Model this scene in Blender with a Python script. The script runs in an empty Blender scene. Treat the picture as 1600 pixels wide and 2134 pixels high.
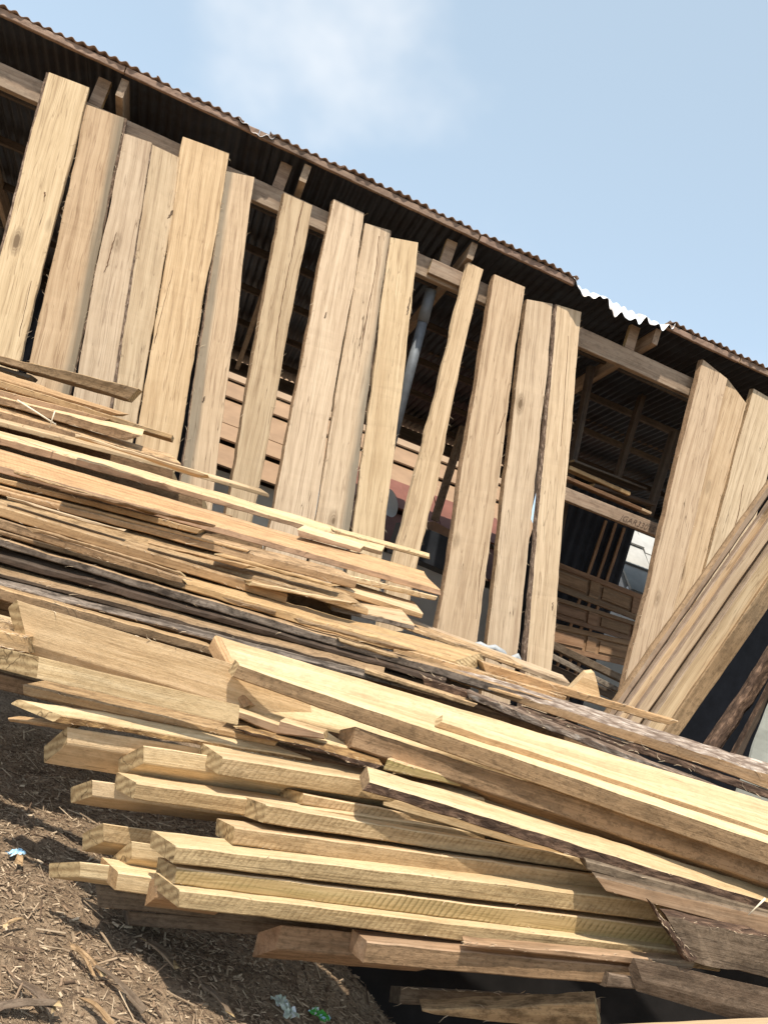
import bpy, math, random
import numpy as np
from mathutils import Vector, Matrix
random.seed(7); rng = np.random.default_rng(7)
S = bpy.context.scene
COL = S.collection
# ------------------------------------------------------------------ camera
ROLL, PITCH, HEAD, FPX, HC = math.radians(18.6), math.radians(6.5), math.radians(76.6), 1603.0, 1.25
R0 = np.array([1., 0, 0]); U0 = np.array([0, -math.sin(PITCH), math.cos(PITCH)]); F0 = np.array([0, math.cos(PITCH), math.sin(PITCH)])
CAM = np.array([0, 0, HC])
camd = bpy.data.cameras.new('camera'); cam = bpy.data.objects.new('camera', camd); COL.objects.link(cam)
camd.sensor_fit = 'VERTICAL'; camd.sensor_height = 36; camd.lens = 36 * FPX / 2134; camd.clip_end = 2000; camd.clip_start = .05
ir = math.cos(ROLL) * R0 + math.sin(ROLL) * U0; iu = -math.sin(ROLL) * R0 + math.cos(ROLL) * U0
m = Matrix.Identity(4)
for i in range(3): m[i][0] = ir[i]; m[i][1] = iu[i]; m[i][2] = -F0[i]; m[i][3] = CAM[i]
cam.matrix_world = m
S.camera = cam
# ------------------------------------------------------------------ light
SUN_EL = math.radians(61); SX, SY = -.30, -.954
SUN_AZ = math.atan2(SX, SY)
wd = bpy.data.worlds.new('World'); S.world = wd; wd.use_nodes = True
nt = wd.node_tree; nt.nodes.clear()
sky = nt.nodes.new('ShaderNodeTexSky'); sky.sky_type = 'NISHITA'; sky.sun_disc = False
sky.sun_elevation = SUN_EL; sky.sun_rotation = SUN_AZ; sky.air_density = 1.0; sky.dust_density = 1.0; sky.ozone_density = 1.2
tc = nt.nodes.new('ShaderNodeTexCoord')
mp = nt.nodes.new('ShaderNodeMapping'); mp.inputs['Location'].default_value = (1.5, .9, 0); mp.inputs['Scale'].default_value = (1.5, 1.5, 2.0)
nz = nt.nodes.new('ShaderNodeTexNoise'); nz.inputs['Scale'].default_value = 1.5; nz.inputs['Detail'].default_value = 5; nz.inputs['Roughness'].default_value = .52
cr = nt.nodes.new('ShaderNodeValToRGB'); cr.color_ramp.elements[0].position = .515; cr.color_ramp.elements[1].position = .86
cr.color_ramp.elements[0].color = (0, 0, 0, 1); cr.color_ramp.elements[1].color = (.8, .8, .8, 1); cr.color_ramp.interpolation = 'EASE'
mx = nt.nodes.new('ShaderNodeMix'); mx.data_type = 'RGBA'; mx.inputs[7].default_value = (5.4, 5.3, 5.2, 1)
veil = nt.nodes.new('ShaderNodeMix'); veil.data_type = 'RGBA'; veil.inputs[0].default_value = .36; veil.inputs[7].default_value = (4.6, 5.4, 5.3, 1)
bg = nt.nodes.new('ShaderNodeBackground'); bg.inputs['Strength'].default_value = .166
out = nt.nodes.new('ShaderNodeOutputWorld')
L = nt.links.new
L(tc.outputs['Generated'], mp.inputs['Vector']); L(mp.outputs[0], nz.inputs['Vector']); L(nz.outputs[0], cr.inputs[0])
L(sky.outputs[0], veil.inputs[6]); L(veil.outputs[2], mx.inputs[6]); L(cr.outputs[0], mx.inputs[0])
L(mx.outputs[2], bg.inputs['Color']); L(bg.outputs[0], out.inputs['Surface'])
sd = bpy.data.lights.new('sun', 'SUN'); sd.energy = 4.4; sd.angle = math.radians(.8); sd.color = (1, .93, .82)
so = bpy.data.objects.new('sun', sd); COL.objects.link(so)
sv = Vector((SX * math.cos(SUN_EL), SY * math.cos(SUN_EL), math.sin(SUN_EL))).normalized()
so.rotation_euler = sv.to_track_quat('Z', 'Y').to_euler(); so.location = (-3, -8, 12)
S.view_settings.view_transform = 'Standard'; S.view_settings.look = 'None'; S.view_settings.gamma = 1
S.view_settings.exposure = .45
S.cycles.use_denoising = True; S.cycles.max_bounces = 4; S.cycles.diffuse_bounces = 3; S.cycles.use_adaptive_sampling = True; S.cycles.adaptive_threshold = .015; S.cycles.glossy_bounces = 2

# ------------------------------------------------------------------ picture rays -> points in the place
def ray(x, y):
    dx, dy = (x - 800) / FPX, (y - 1067) / FPX
    return (dx * math.cos(ROLL) + dy * math.sin(ROLL)) * R0 - (-dx * math.sin(ROLL) + dy * math.cos(ROLL)) * U0 + F0
def at(p, Z): return CAM + ray(*p) * Z
def on_plane(p, P, N):
    r = ray(*p); return CAM + r * (np.dot(P - CAM, N) / np.dot(r, N))
def nrm(v): return v / np.linalg.norm(v)
UP = np.array([0, 0, 1.])

# ------------------------------------------------------------------ materials
MATS = {}
class NT:
    def __init__(s, name):
        s.m = bpy.data.materials.new(name); s.m.use_nodes = True; s.t = s.m.node_tree; s.b = s.t.nodes['Principled BSDF']; MATS[name] = s.m
        s.b.inputs['Roughness'].default_value = .8; s.b.inputs['Specular IOR Level'].default_value = .25
    def n(s, typ, **kw):
        o = s.t.nodes.new('ShaderNode' + typ)
        for k, v in kw.items():
            if k.startswith('_'): o.inputs[k[1:].replace('_', ' ')].default_value = v
            else: setattr(o, k, v)
        return o
    def l(s, a, b): s.t.links.new(a, b)
    def coords(s, scale, offset=True):
        tc = s.n('TexCoord'); mp = s.n('Mapping'); mp.inputs['Scale'].default_value = scale
        if offset:
            oi = s.n('ObjectInfo'); vm = s.n('VectorMath', operation='MULTIPLY_ADD')
            cx = s.n('CombineXYZ'); 
            for i in range(3): s.l(oi.outputs['Random'], cx.inputs[i])
            vm.inputs[1].default_value = (41.3, 7.7, 9.1); s.l(cx.outputs[0], vm.inputs[0]); s.l(tc.outputs['Object'], vm.inputs[2])
            s.l(vm.outputs[0], mp.inputs['Vector'])
        else: s.l(tc.outputs['Object'], mp.inputs['Vector'])
        return mp.outputs[0]
    def ramp(s, src, stops):
        r = s.n('ValToRGB'); e = r.color_ramp.elements
        while len(e) < len(stops): e.new(.5)
        for i, (p, c) in enumerate(stops):
            e[i].position = p; e[i].color = (*c, 1) if len(c) == 3 else c
        s.l(src, r.inputs[0]); return r.outputs[0]
    def mix(s, a, b, fac, mode='MIX'):
        x = s.n('Mix', data_type='RGBA', blend_type=mode)
        for k, v in ((0, fac), (6, a), (7, b)):
            if isinstance(v, (int, float)): x.inputs[k].default_value = v
            elif isinstance(v, tuple): x.inputs[k].default_value = (*v, 1)
            else: s.l(v, x.inputs[k])
        return x.outputs[2]
    def bump(s, h, st, dist=.004):
        b = s.n('Bump'); b.inputs['Strength'].default_value = st; b.inputs['Distance'].default_value = dist
        s.l(h, b.inputs['Height'])
        if s.b.inputs['Normal'].is_linked: s.l(s.b.inputs['Normal'].links[0].from_socket, b.inputs['Normal'])
        s.l(b.outputs[0], s.b.inputs['Normal'])
    def col(s, c): s.l(c, s.b.inputs['Base Color'])

def wood(name, light, mid, dark, stain=(.26, .22, .16), stain_amt=.35, saw=0., crack=.8, dirt=0., fuzz=.0, knots=True, edge=0, lines=.5, vary=0.):
    k = NT(name)
    P = k.coords((1, 1, 1))
    def sc(v, s_):
        m_ = k.n('VectorMath', operation='MULTIPLY'); m_.inputs[1].default_value = s_; k.l(v, m_.inputs[0]); return m_.outputs[0]
    def noise(v, s_, det=3., rough=.6, dist=0.):
        n_ = k.n('TexNoise', _Scale=1., _Detail=det, _Roughness=rough, _Distortion=dist); k.l(sc(v, s_), n_.inputs['Vector']); return n_
    # wandering grain
    n0 = noise(P, (1.1, 5, 5), 2.)
    wv = k.n('VectorMath', operation='MULTIPLY_ADD'); wv.inputs[1].default_value = (0, .055, .055); k.l(n0.outputs['Color'], wv.inputs[0]); k.l(P, wv.inputs[2]); Q = wv.outputs[0]
    ga = noise(Q, (.55, 30, 30), 3.); gb = noise(Q, (3., 190, 190), 2., .7)
    w = k.n('TexWave', wave_type='RINGS', rings_direction='X', _Scale=5.5, _Distortion=9., _Detail=3., _Detail_Scale=1.6, _Detail_Roughness=.7); k.l(sc(Q, (.12, 1, 1)), w.inputs['Vector'])
    def madd(a, f, b=None, c=0.):
        m_ = k.n('Math', operation='MULTIPLY_ADD'); k.l(a, m_.inputs[0]); m_.inputs[1].default_value = f
        if b is None: m_.inputs[2].default_value = c
        else: k.l(b, m_.inputs[2])
        return m_.outputs[0]
    tone = madd(ga.outputs[0], .95, madd(gb.outputs[0], .75, madd(w.outputs['Fac'], .16, None, -.42)))
    c = k.ramp(tone, [(.12, dark), (.42, mid), (.72, light)])
    bl = noise(P, (1.4, 5.5, 5.5), 4., .6, .4)
    c = k.mix(c, light, k.ramp(bl.outputs[0], [(.45, (0, 0, 0)), (.72, (.45,) * 3)]))
    c = k.mix(c, mid, k.ramp(bl.outputs[0], [(.28, (.6,) * 3), (.46, (0, 0, 0))]))
    if lines:
        ln = noise(Q, (.3, 24, 24), 2.)
        lm = k.ramp(ln.outputs[0], [(.395, (0, 0, 0)), (.405, (1, 1, 1)), (.43, (0, 0, 0)), (.585, (0, 0, 0)), (.60, (1, 1, 1)), (.605, (0, 0, 0))])
        c = k.mix(c, dark, k.mix((0, 0, 0), lm, lines))
    n4 = noise(P, (.6, 7.5, 7.5), 4., .6, .8)
    c = k.mix(c, stain, k.ramp(n4.outputs[0], [(.56, (0, 0, 0)), (.72, (stain_amt,) * 3)]))
    if edge:   # grey weathering stain along one live edge (+1 left, -1 right)
        tg = k.n('TexCoord'); sp = k.n('SeparateXYZ'); k.l(tg.outputs['Generated'], sp.inputs[0])
        ma = madd(n4.outputs[0], .5, sp.outputs['Z'])
        em = k.ramp(ma, [(.86, (0, 0, 0)), (1., (.75,) * 3)] if edge > 0 else [(.38, (.8,) * 3), (.56, (0, 0, 0))])
        c = k.mix(c, (.17, .145, .10), em)
    oi = k.n('ObjectInfo'); hs = k.n('HueSaturation'); mr = k.n('MapRange'); mr.inputs[3].default_value = .86; mr.inputs[4].default_value = 1.10
    wn = k.n('TexWhiteNoise', noise_dimensions='1D'); k.l(oi.outputs['Random'], wn.inputs['W'])
    k.l(wn.outputs['Value'], mr.inputs[0]); k.l(mr.outputs[0], hs.inputs['Value']); k.l(c, hs.inputs['Color'])
    mr2 = k.n('MapRange'); mr2.inputs[3].default_value = .493; mr2.inputs[4].default_value = .503; k.l(oi.outputs['Random'], mr2.inputs[0]); k.l(mr2.outputs[0], hs.inputs['Hue'])
    if vary:
        wn2 = k.n('TexWhiteNoise', noise_dimensions='1D'); a2 = madd(oi.outputs['Random'], 7.31, None, 3.7); k.l(a2, wn2.inputs['W'])
        mr3 = k.n('MapRange'); mr3.inputs[3].default_value = 1 - vary; mr3.inputs[4].default_value = 1 + vary * .6; k.l(wn2.outputs['Value'], mr3.inputs[0]); k.l(mr3.outputs[0], hs.inputs['Saturation'])
    c = hs.outputs[0]
    if knots:
        vo = k.n('TexVoronoi', _Scale=1.0, _Randomness=1.); k.l(sc(Q, (1.15, 3.1, 3.1)), vo.inputs['Vector'])
        ad = madd(gb.outputs[0], .05, madd(n0.outputs[0], .10, vo.outputs['Distance']))
        kn = k.ramp(ad, [(.115, (.95,) * 3), (.13, (.35,) * 3), (.14, (.75,) * 3), (.152, (.2,) * 3), (.162, (.45,) * 3), (.20, (0, 0, 0))])
        c = k.mix(c, tuple(x * .6 for x in dark), kn)
    if crack:
        n6 = noise(P, (.42, 11, 11), 3., .6, .6)
        ck = k.ramp(n6.outputs[0], [(.4945, (0, 0, 0)), (.5, (1, 1, 1)), (.5055, (0, 0, 0))])
        cm = k.ramp(bl.outputs[0], [(.54, (0, 0, 0)), (.6, (crack,) * 3)])
        c = k.mix(c, tuple(x * .45 for x in dark), k.mix((0, 0, 0), ck, cm))
    if saw:
        w8 = k.n('TexWave', wave_type='BANDS', bands_direction='DIAGONAL', _Scale=36., _Distortion=5.0, _Detail=3., _Detail_Scale=.22, _Detail_Roughness=.7); k.l(sc(P, (1, .6, -.6)), w8.inputs['Vector'])
        n9 = noise(P, (3.2, 22, 22), 4., .7)
        sm = k.ramp(n9.outputs[0], [(.42, (0, 0, 0)), (.62, (1, 1, 1))])
        band = k.ramp(w8.outputs['Fac'], [(.0, (1, 1, 1)), (.45, (.0,) * 3), (1, (0, 0, 0))])
        c = k.mix(c, tuple(x * .8 for x in dark), k.mix((0, 0, 0), k.mix((0, 0, 0), band, saw), sm))
        k.bump(k.mix((0, 0, 0), w8.outputs['Fac'], sm), .45 * min(1, saw * 2), .0015)
    if dirt:
        n10 = noise(P, (11, 20, 20), 5., .72)
        c = k.mix(c, tuple(x * .42 for x in dark), k.ramp(n10.outputs[0], [(.47, (0, 0, 0)), (.64, (dirt,) * 3)]))
    if fuzz:
        n11 = noise(P, (42, 66, 66), 4., .8)
        c = k.mix(c, tuple(x * .6 for x in dark), k.ramp(n11.outputs[0], [(.5, (0, 0, 0)), (.62, (fuzz,) * 3)]))
        k.bump(n11.outputs[0], .5, .004)
    k.col(c); k.bump(madd(ga.outputs[0], .5, gb.outputs[0]), .5, .002)
    k.b.inputs['Roughness'].default_value = .74
    return k.m

UPR = ((.56, .415, .255), (.45, .32, .185), (.25, .16, .085))
wood('upright', *UPR, stain=(.36, .235, .125), stain_amt=.6, crack=1., lines=.75, vary=.13)
wood('upright_left', *UPR, stain=(.36, .235, .125), stain_amt=.6, crack=1., lines=.75, vary=.13, edge=1)
wood('upright_right', *UPR, stain=(.36, .235, .125), stain_amt=.6, crack=1., lines=.75, vary=.13, edge=-1)
wood('cream', (.69, .53, .315), (.57, .41, .222), (.36, .23, .105), stain=(.44, .30, .15), stain_amt=.45, crack=.6, lines=.4, dirt=.18, fuzz=.22)
wood('tan', (.66, .495, .29), (.54, .385, .205), (.34, .22, .105), stain=(.42, .28, .14), stain_amt=.45, crack=.6, lines=.45, dirt=.15, fuzz=.2)
wood('cream_sawn', (.56, .41, .225), (.44, .305, .152), (.25, .158, .07), stain=(.30, .225, .11), stain_amt=.4, saw=.6, crack=.7, lines=.5, dirt=.3, fuzz=.4)
wood('orange', (.54, .355, .18), (.41, .255, .12), (.23, .132, .06), saw=.2, dirt=.25, fuzz=.25)
wood('debris', (.52, .36, .195), (.40, .26, .13), (.23, .138, .066), dirt=.75, fuzz=.5)
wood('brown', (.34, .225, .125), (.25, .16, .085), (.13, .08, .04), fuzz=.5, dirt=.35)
wood('pink', (.44, .295, .18), (.33, .21, .12), (.19, .115, .06), dirt=.4)
wood('weathered', (.34, .28, .215), (.2, .155, .115), (.075, .055, .04), dirt=.9, fuzz=.6, stain=(.05, .04, .03), stain_amt=.8)
wood('olive', (.48, .36, .175), (.38, .275, .118), (.21, .15, .055), saw=.8, stain=(.25, .24, .08), stain_amt=.6)
wood('beam', (.38, .285, .20), (.29, .205, .138), (.17, .115, .074), dirt=.35)
wood('fascia', (.33, .225, .16), (.25, .165, .115), (.14, .09, .06), dirt=.5)
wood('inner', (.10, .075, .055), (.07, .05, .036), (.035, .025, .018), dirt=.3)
wood('door', (.25, .15, .08), (.18, .10, .05), (.09, .05, .025), dirt=.2)
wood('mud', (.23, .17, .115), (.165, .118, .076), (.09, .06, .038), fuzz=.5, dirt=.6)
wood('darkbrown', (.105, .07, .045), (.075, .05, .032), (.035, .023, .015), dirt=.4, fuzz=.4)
def endgrain(name, light, dark):
    k = NT(name); P = k.coords((1, 1, 1))
    w = k.n('TexWave', wave_type='RINGS', rings_direction='X', _Scale=15., _Distortion=2.2, _Detail=2., _Detail_Scale=1.4); k.l(P, w.inputs['Vector'])
    n = k.n('TexNoise', _Scale=55., _Detail=4., _Roughness=.75); k.l(P, n.inputs['Vector'])
    n2 = k.n('TexNoise', _Scale=9., _Detail=3.); k.l(P, n2.inputs['Vector'])
    c = k.ramp(w.outputs['Fac'], [(0, dark), (.5, tuple((a + b) / 2 for a, b in zip(light, dark))), (1, light)])
    c = k.mix(c, light, .35); c = k.mix(c, tuple(x * .7 for x in dark), k.ramp(n.outputs[0], [(.5, (0, 0, 0)), (.66, (.6,) * 3)]))
    c = k.mix(c, tuple(x * .3 for x in dark), k.ramp(n2.outputs[0], [(.485, (0, 0, 0)), (.5, (.8,) * 3), (.515, (0, 0, 0))]))
    k.col(c); k.bump(n.outputs[0], .5, .004); k.bump(w.outputs['Fac'], .3, .002); k.b.inputs['Roughness'].default_value = .85
endgrain('endgrain', (.50, .365, .195), (.21, .128, .056))

def bark(name, a, b, c):
    k = NT(name)
    v = k.coords((13, 36, 36)); n = k.n('TexNoise', _Scale=1.5, _Detail=6., _Roughness=.7, _Distortion=.8); k.l(v, n.inputs['Vector'])
    v2 = k.coords((14, 30, 30)); vo = k.n('TexVoronoi', _Scale=1.4, feature='F1'); k.l(v2, vo.inputs['Vector'])
    k.col(k.mix(k.ramp(n.outputs[0], [(.32, a), (.5, b), (.68, c)]), a, k.ramp(vo.outputs['Distance'], [(.35, (0, 0, 0)), (.8, (.8,) * 3)])))
    k.bump(n.outputs[0], .9, .012); k.bump(vo.outputs['Distance'], .6, .006); k.b.inputs['Roughness'].default_value = .92
bark('bark', (.045, .027, .018), (.12, .073, .048), (.27, .17, .11))
bark('bark_pale', (.13, .085, .06), (.37, .285, .22), (.62, .54, .46))
bark('bark_grey', (.08, .052, .036), (.23, .155, .105), (.43, .33, .25))
bark('bark_orange', (.13, .07, .03), (.32, .19, .08), (.5, .32, .14))

def plain(name, c, rough=.7, metal=0., var=.3, scale=6., bumpst=.2):
    k = NT(name); v = k.coords((scale,) * 3); n = k.n('TexNoise', _Scale=1., _Detail=7., _Roughness=.65); k.l(v, n.inputs['Vector'])
    k.col(k.ramp(n.outputs[0], [(.3, tuple(x * (1 - var) for x in c)), (.7, tuple(min(1, x * (1 + var)) for x in c))]))
    k.b.inputs['Roughness'].default_value = rough; k.b.inputs['Metallic'].default_value = metal
    if bumpst: k.bump(n.outputs[0], bumpst, .004)
    return k.m
def rusty(name, zinc, rust, amt):
    k = NT(name); v = k.coords((1.3, 2.2, 2.2)); n = k.n('TexNoise', _Scale=1.6, _Detail=9., _Roughness=.68); k.l(v, n.inputs['Vector'])
    f = k.ramp(n.outputs[0], [(.5 - amt * .3, (0, 0, 0)), (.62, (1, 1, 1))])
    k.col(k.mix(zinc, rust, f)); k.b.inputs['Roughness'].default_value = .5; k.b.inputs['Metallic'].default_value = .35
rusty('roof_metal', (.55, .56, .58), (.22, .12, .075), .35)
rusty('roof_bent', (.78, .79, .80), (.5, .42, .36), .05)
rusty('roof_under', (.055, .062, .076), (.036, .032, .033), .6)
plain('roof_edge', (.27, .18, .13), .8, 0, .4, 9)
plain('pipe', (.19, .205, .22), .6, .3)
plain('partition_shade', (.014, .015, .019), .8, 0, .35)  # near-black; on the added end sheet it stands for deep shade
plain('concrete', (.36, .36, .31), .9, 0, .18, 9, .5)
plain('tan_roof', (.29, .182, .105), .8, 0, .16, 2.5)
plain('tan_roof_pale', (.31, .21, .13), .8, 0, .16, 2.5)
plain('red_roof', (.19, .075, .052), .75, 0, .2, 2.5)
plain('white_paint', (.82, .83, .83), .6, 0, .06, 3)
plain('pale_tile', (.40, .385, .35), .8, 0, .14, 4)
plain('pale_wall', (.62, .60, .56), .85, 0, .1, 2)
plain('rubber', (.33, .34, .34), .5, 0, .25, 20)
plain('ink', (.12, .085, .065), .9, 0, .2)
plain('plastic_blue', (.45, .66, .80), .35, 0, .2, 40)
plain('plastic_pale', (.55, .60, .48), .3, 0, .25, 40)
plain('plastic_green', (.10, .42, .07), .35, 0, .3, 40)
plain('void_shade', (.014, .012, .011), .9, 0, .4, 8)  # near-black colour that stands for the shade under the stack
plain('dark_box', (.02, .022, .026), .6, 0, .3)
plain('card', (.22, .12, .07), .85, 0, .2)
plain('offcut', (.72, .62, .46), .8, 0, .12, 12)

# ------------------------------------------------------------------ builders
def smooth_noise(n, amp, freq):
    k = max(2, int(freq) + 2); p = rng.uniform(-1, 1, k)
    x = np.linspace(0, k - 1.001, n); i = x.astype(int); f = x - i; f = f * f * (3 - 2 * f)
    return amp * (p[i] * (1 - f) + p[np.minimum(i + 1, k - 1)] * f)

def link(name, me, mats, M=None, parent=None):
    o = bpy.data.objects.new(name, me); COL.objects.link(o)
    for x in mats: me.materials.append(MATS[x])
    if M is not None: o.matrix_world = M
    if parent is not None:
        o.parent = parent; o.matrix_parent_inverse = Matrix.Translation(-parent.location)
    return o
def tag(o, label=None, cat=None, group=None, kind=None):
    if label: o['label'] = label
    if cat: o['category'] = cat
    if group: o['group'] = group
    if kind: o['kind'] = kind
    return o
def empty(name, loc, label=None, cat=None, group=None):
    o = bpy.data.objects.new(name, None); COL.objects.link(o); o.location = Vector(loc); o.empty_display_size = .2
    return tag(o, label, cat, group)

def board(name, c0, c1, mat, front=None, end='endgrain', top=None, n=10, rough=.0025, bev=.004, bow=0., live=0., parent=None, twist=0., jag=0.):
    """c0, c1: the four corners (front-bottom, front-top, back-top, back-bottom) at either end."""
    c0 = [np.array(p, float) for p in c0]; c1 = [np.array(p, float) for p in c1]
    m0 = sum(c0) / 4; m1 = sum(c1) / 4; Lg = np.linalg.norm(m1 - m0)
    x = nrm(m1 - m0); z = (c0[1] - c0[0]) + (c1[1] - c1[0]); z = nrm(z - x * np.dot(z, x)); y = np.cross(z, x)
    org = (m0 + m1) / 2; Rm = np.array([x, y, z])
    l0 = [Rm @ (p - org) for p in c0]; l1 = [Rm @ (p - org) for p in c1]
    n = int(min(64, max(n, 2, Lg / .045)))
    ts = np.linspace(0, 1, n + 1)
    offs = []
    for j in range(4):
        a = np.zeros((n + 1, 3))
        for q_ in (1, 2): a[:, q_] = smooth_noise(n + 1, rough * .45, Lg * 2.5) + smooth_noise(n + 1, rough * .4, Lg * 13) + rng.normal(0, rough * .16, n + 1)
        if live: a[:, 2] += smooth_noise(n + 1, live, Lg * 1.6) + smooth_noise(n + 1, live * .35, Lg * 9)
        offs.append(a)
    if live:   # both corners of one edge move together, the back one a little further out
        for (p, q) in ((0, 3), (1, 2)):
            offs[q][:, 2] = offs[p][:, 2] + smooth_noise(n + 1, live * .5, Lg * 7)
    if jag:
        for j in range(4): offs[j][0, 0] += rng.uniform(-jag, jag); offs[j][-1, 0] += rng.uniform(-jag, jag)
    V = []; Fc = []; Mi = []
    sag = bow * 4 * ts * (1 - ts)
    for i, t in enumerate(ts):
        c = [l0[j] * (1 - t) + l1[j] * t + offs[j][i] + np.array([0, 0, 0]) for j in range(4)]
        for p in c: p[2] += sag[i]
        for j in range(4):
            p, a, b = c[j], c[(j - 1) % 4], c[(j + 1) % 4]
            da, db = a - p, b - p
            la, lb = np.linalg.norm(da) + 1e-9, np.linalg.norm(db) + 1e-9
            V.append(p + da / la * min(bev, la * .3)); V.append(p + db / lb * min(bev, lb * .3))
    for i in range(n):
        for s in range(8):
            a, b = i * 8 + s, i * 8 + (s + 1) % 8
            Fc.append((a, b, b + 8, a + 8))
            # s=1: between FB and FT = front;  s=3 top; s=5 back; s=7 bottom
            Mi.append(1 if s in (0, 1) else 2 if s in (2, 3) else 0)
    Fc.append(tuple(range(7, -1, -1))); Mi.append(3)
    Fc.append(tuple(n * 8 + s for s in range(8))); Mi.append(3)
    me = bpy.data.meshes.new(name); me.from_pydata([tuple(v) for v in V], [], Fc)
    me.polygons.foreach_set('material_index', Mi)
    me.update()
    import bmesh
    bm = bmesh.new(); bm.from_mesh(me); bmesh.ops.recalc_face_normals(bm, faces=bm.faces); bm.to_mesh(me); bm.free()
    M = Matrix([[x[0], y[0], z[0], org[0]], [x[1], y[1], z[1], org[1]], [x[2], y[2], z[2], org[2]], [0, 0, 0, 1]])
    return link(name, me, [mat, front or mat, top or mat, end], M, parent)

def back_of(A, px, w):
    r = ray(*px); oc = CAM - A
    a = r @ r; b = 2 * r @ oc; c = oc @ oc - w * w; d = b * b - 4 * a * c
    s = (-b + math.sqrt(d)) / (2 * a) if d > 0 else -b / (2 * a)
    return CAM + r * s - A

def B(name, label, TL, BL, TR, BR, ZL, ZR, BK=None, w=.15, BKR=None, mat='cream', front=None, end='endgrain', top=None, tilt=0., cat='board', group=None, wR=None, **kw):
    a, b, c, d = at(TL, ZL), at(BL, ZL), at(TR, ZR), at(BR, ZR)
    x = nrm(c - a); bk = nrm(np.cross(UP, x)); t = math.radians(tilt)
    v = back_of(a, BK, w) if BK else w * (bk * math.cos(t) + UP * math.sin(t))
    vr = back_of(c, BKR, wR or w) if BKR else v
    # boards that run out of the picture go on for a bit, as they do in the yard
    if TR[0] >= 1590 and TL[0] > 0: g = min(.9 / np.linalg.norm(c - a), 1.); c, d, vr = c + (c - a) * g, d + (d - b) * g, vr + (vr - v) * g * .6
    if TL[0] <= -40 and TR[0] > 100: g = min(.5 / np.linalg.norm(c - a), 1.); a, b, v = a - (c - a) * g, b - (d - b) * g, v - (vr - v) * g * .6
    o = board(name, (b, a, a + v, b + v), (d, c, c + vr, d + vr), mat, front, end, top, **kw)
    return tag(o, label, cat, group)

# ------------------------------------------------------------------ the ground
def ground_z(x, y):
    d = np.clip((x - .12) / 1.0, 0, 1)
    return (-.42 * d * d * (3 - 2 * d) + .10 * np.exp(-((x + 1.6) ** 2 + (y - 2.6) ** 2) / 1.3) + .05 * np.sin(x * 1.7 + .6) * np.cos(y * 1.3) + .02 * np.sin(x * 5.1 + y * 3.3)
            + .012 * np.sin(x * 11 - y * 8.7) - .04)
def make_ground():
    xs = np.concatenate([np.linspace(-400, -8, 9)[:-1], np.linspace(-8, 8, 220), np.linspace(8, 400, 9)[1:]])
    ys = np.concatenate([np.linspace(-60, -1, 6)[:-1], np.linspace(-1, 13, 200), np.linspace(13, 900, 12)[1:]])
    X, Y = np.meshgrid(xs, ys); near = np.exp(-((X / 14) ** 2 + ((Y - 5) / 16) ** 2) ** 4)
    Zz = ground_z(X, Y) * near + rng.uniform(-.006, .006, X.shape) * near
    nx, ny = len(xs), len(ys)
    V = np.stack([X.ravel(), Y.ravel(), Zz.ravel()], 1)
    Fc = [(j * nx + i, j * nx + i + 1, (j + 1) * nx + i + 1, (j + 1) * nx + i) for j in range(ny - 1) for i in range(nx - 1)]
    me = bpy.data.meshes.new('ground'); me.from_pydata(V.tolist(), [], Fc); me.polygons.foreach_set('use_smooth', [True] * len(Fc))
    k = NT('soil'); tcn = k.n('TexCoord')
    n = k.n('TexNoise', _Scale=7., _Detail=9., _Roughness=.7); k.l(tcn.outputs['Object'], n.inputs['Vector'])
    vo = k.n('TexVoronoi', _Scale=70., _Randomness=1.); k.l(tcn.outputs['Object'], vo.inputs['Vector'])
    n2 = k.n('TexNoise', _Scale=90., _Detail=4., _Roughness=.7); k.l(tcn.outputs['Object'], n2.inputs['Vector'])
    c = k.ramp(n.outputs[0], [(.3, (.16, .104, .063)), (.5, (.28, .195, .122)), (.7, (.40, .29, .19))])
    c = k.mix(c, (.40, .29, .18), k.ramp(n2.outputs[0], [(.55, (0, 0, 0)), (.7, (.7,) * 3)]))
    c = k.mix(c, (.05, .033, .022), k.ramp(vo.outputs['Distance'], [(.45, (0, 0, 0)), (.8, (.55,) * 3)]))
    k.col(c); k.bump(n.outputs[0], .7, .05); k.bump(n2.outputs[0], .8, .012); k.b.inputs['Roughness'].default_value = .95
    tag(link('ground', me, ['soil']), kind='structure')
make_ground()

# ------------------------------------------------------------------ the shed behind
W0 = at((150, 92), 5.4); E0 = np.array([math.sin(HEAD), math.cos(HEAD), 0]); BKD = np.array([-math.cos(HEAD), math.sin(HEAD), 0])
ZE = W0[2]; W0 = np.array([W0[0], W0[1], 0.])
SL = math.tan(math.radians(8.8))
def W(t, b, z): return W0 + E0 * t + BKD * b + UP * z
def wt(px, b=0.):
    P = on_plane(px, W0 + BKD * b, BKD); return float(np.dot(P - W0, E0)), float(P[2])
shed = empty('timber_shed', W(2.5, 2, 0), 'open timber shed with a corrugated metal roof behind the leaning planks', 'shed')
def sb(name, t0, t1, b0, b1, z0, z1, mat, parent=shed, **kw):
    """a straight timber running along the wall"""
    return board(name, (W(t0, b0, z0), W(t0, b0, z1), W(t0, b1, z1), W(t0, b1, z0)), (W(t1, b0, z0), W(t1, b0, z1), W(t1, b1, z1), W(t1, b1, z0)), mat, parent=parent, **kw)
def bar(name, P, Q, wv, hv, mat, parent=None, **kw):
    """a bar from P to Q with half-axes wv (front-back) and hv (up)"""
    P, Q, wv, hv = map(np.array, (P, Q, wv, hv))
    return board(name, (P - wv - hv, P - wv + hv, P + wv + hv, P + wv - hv), (Q - wv - hv, Q - wv + hv, Q + wv + hv, Q + wv - hv), mat, parent=parent, **kw)

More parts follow.
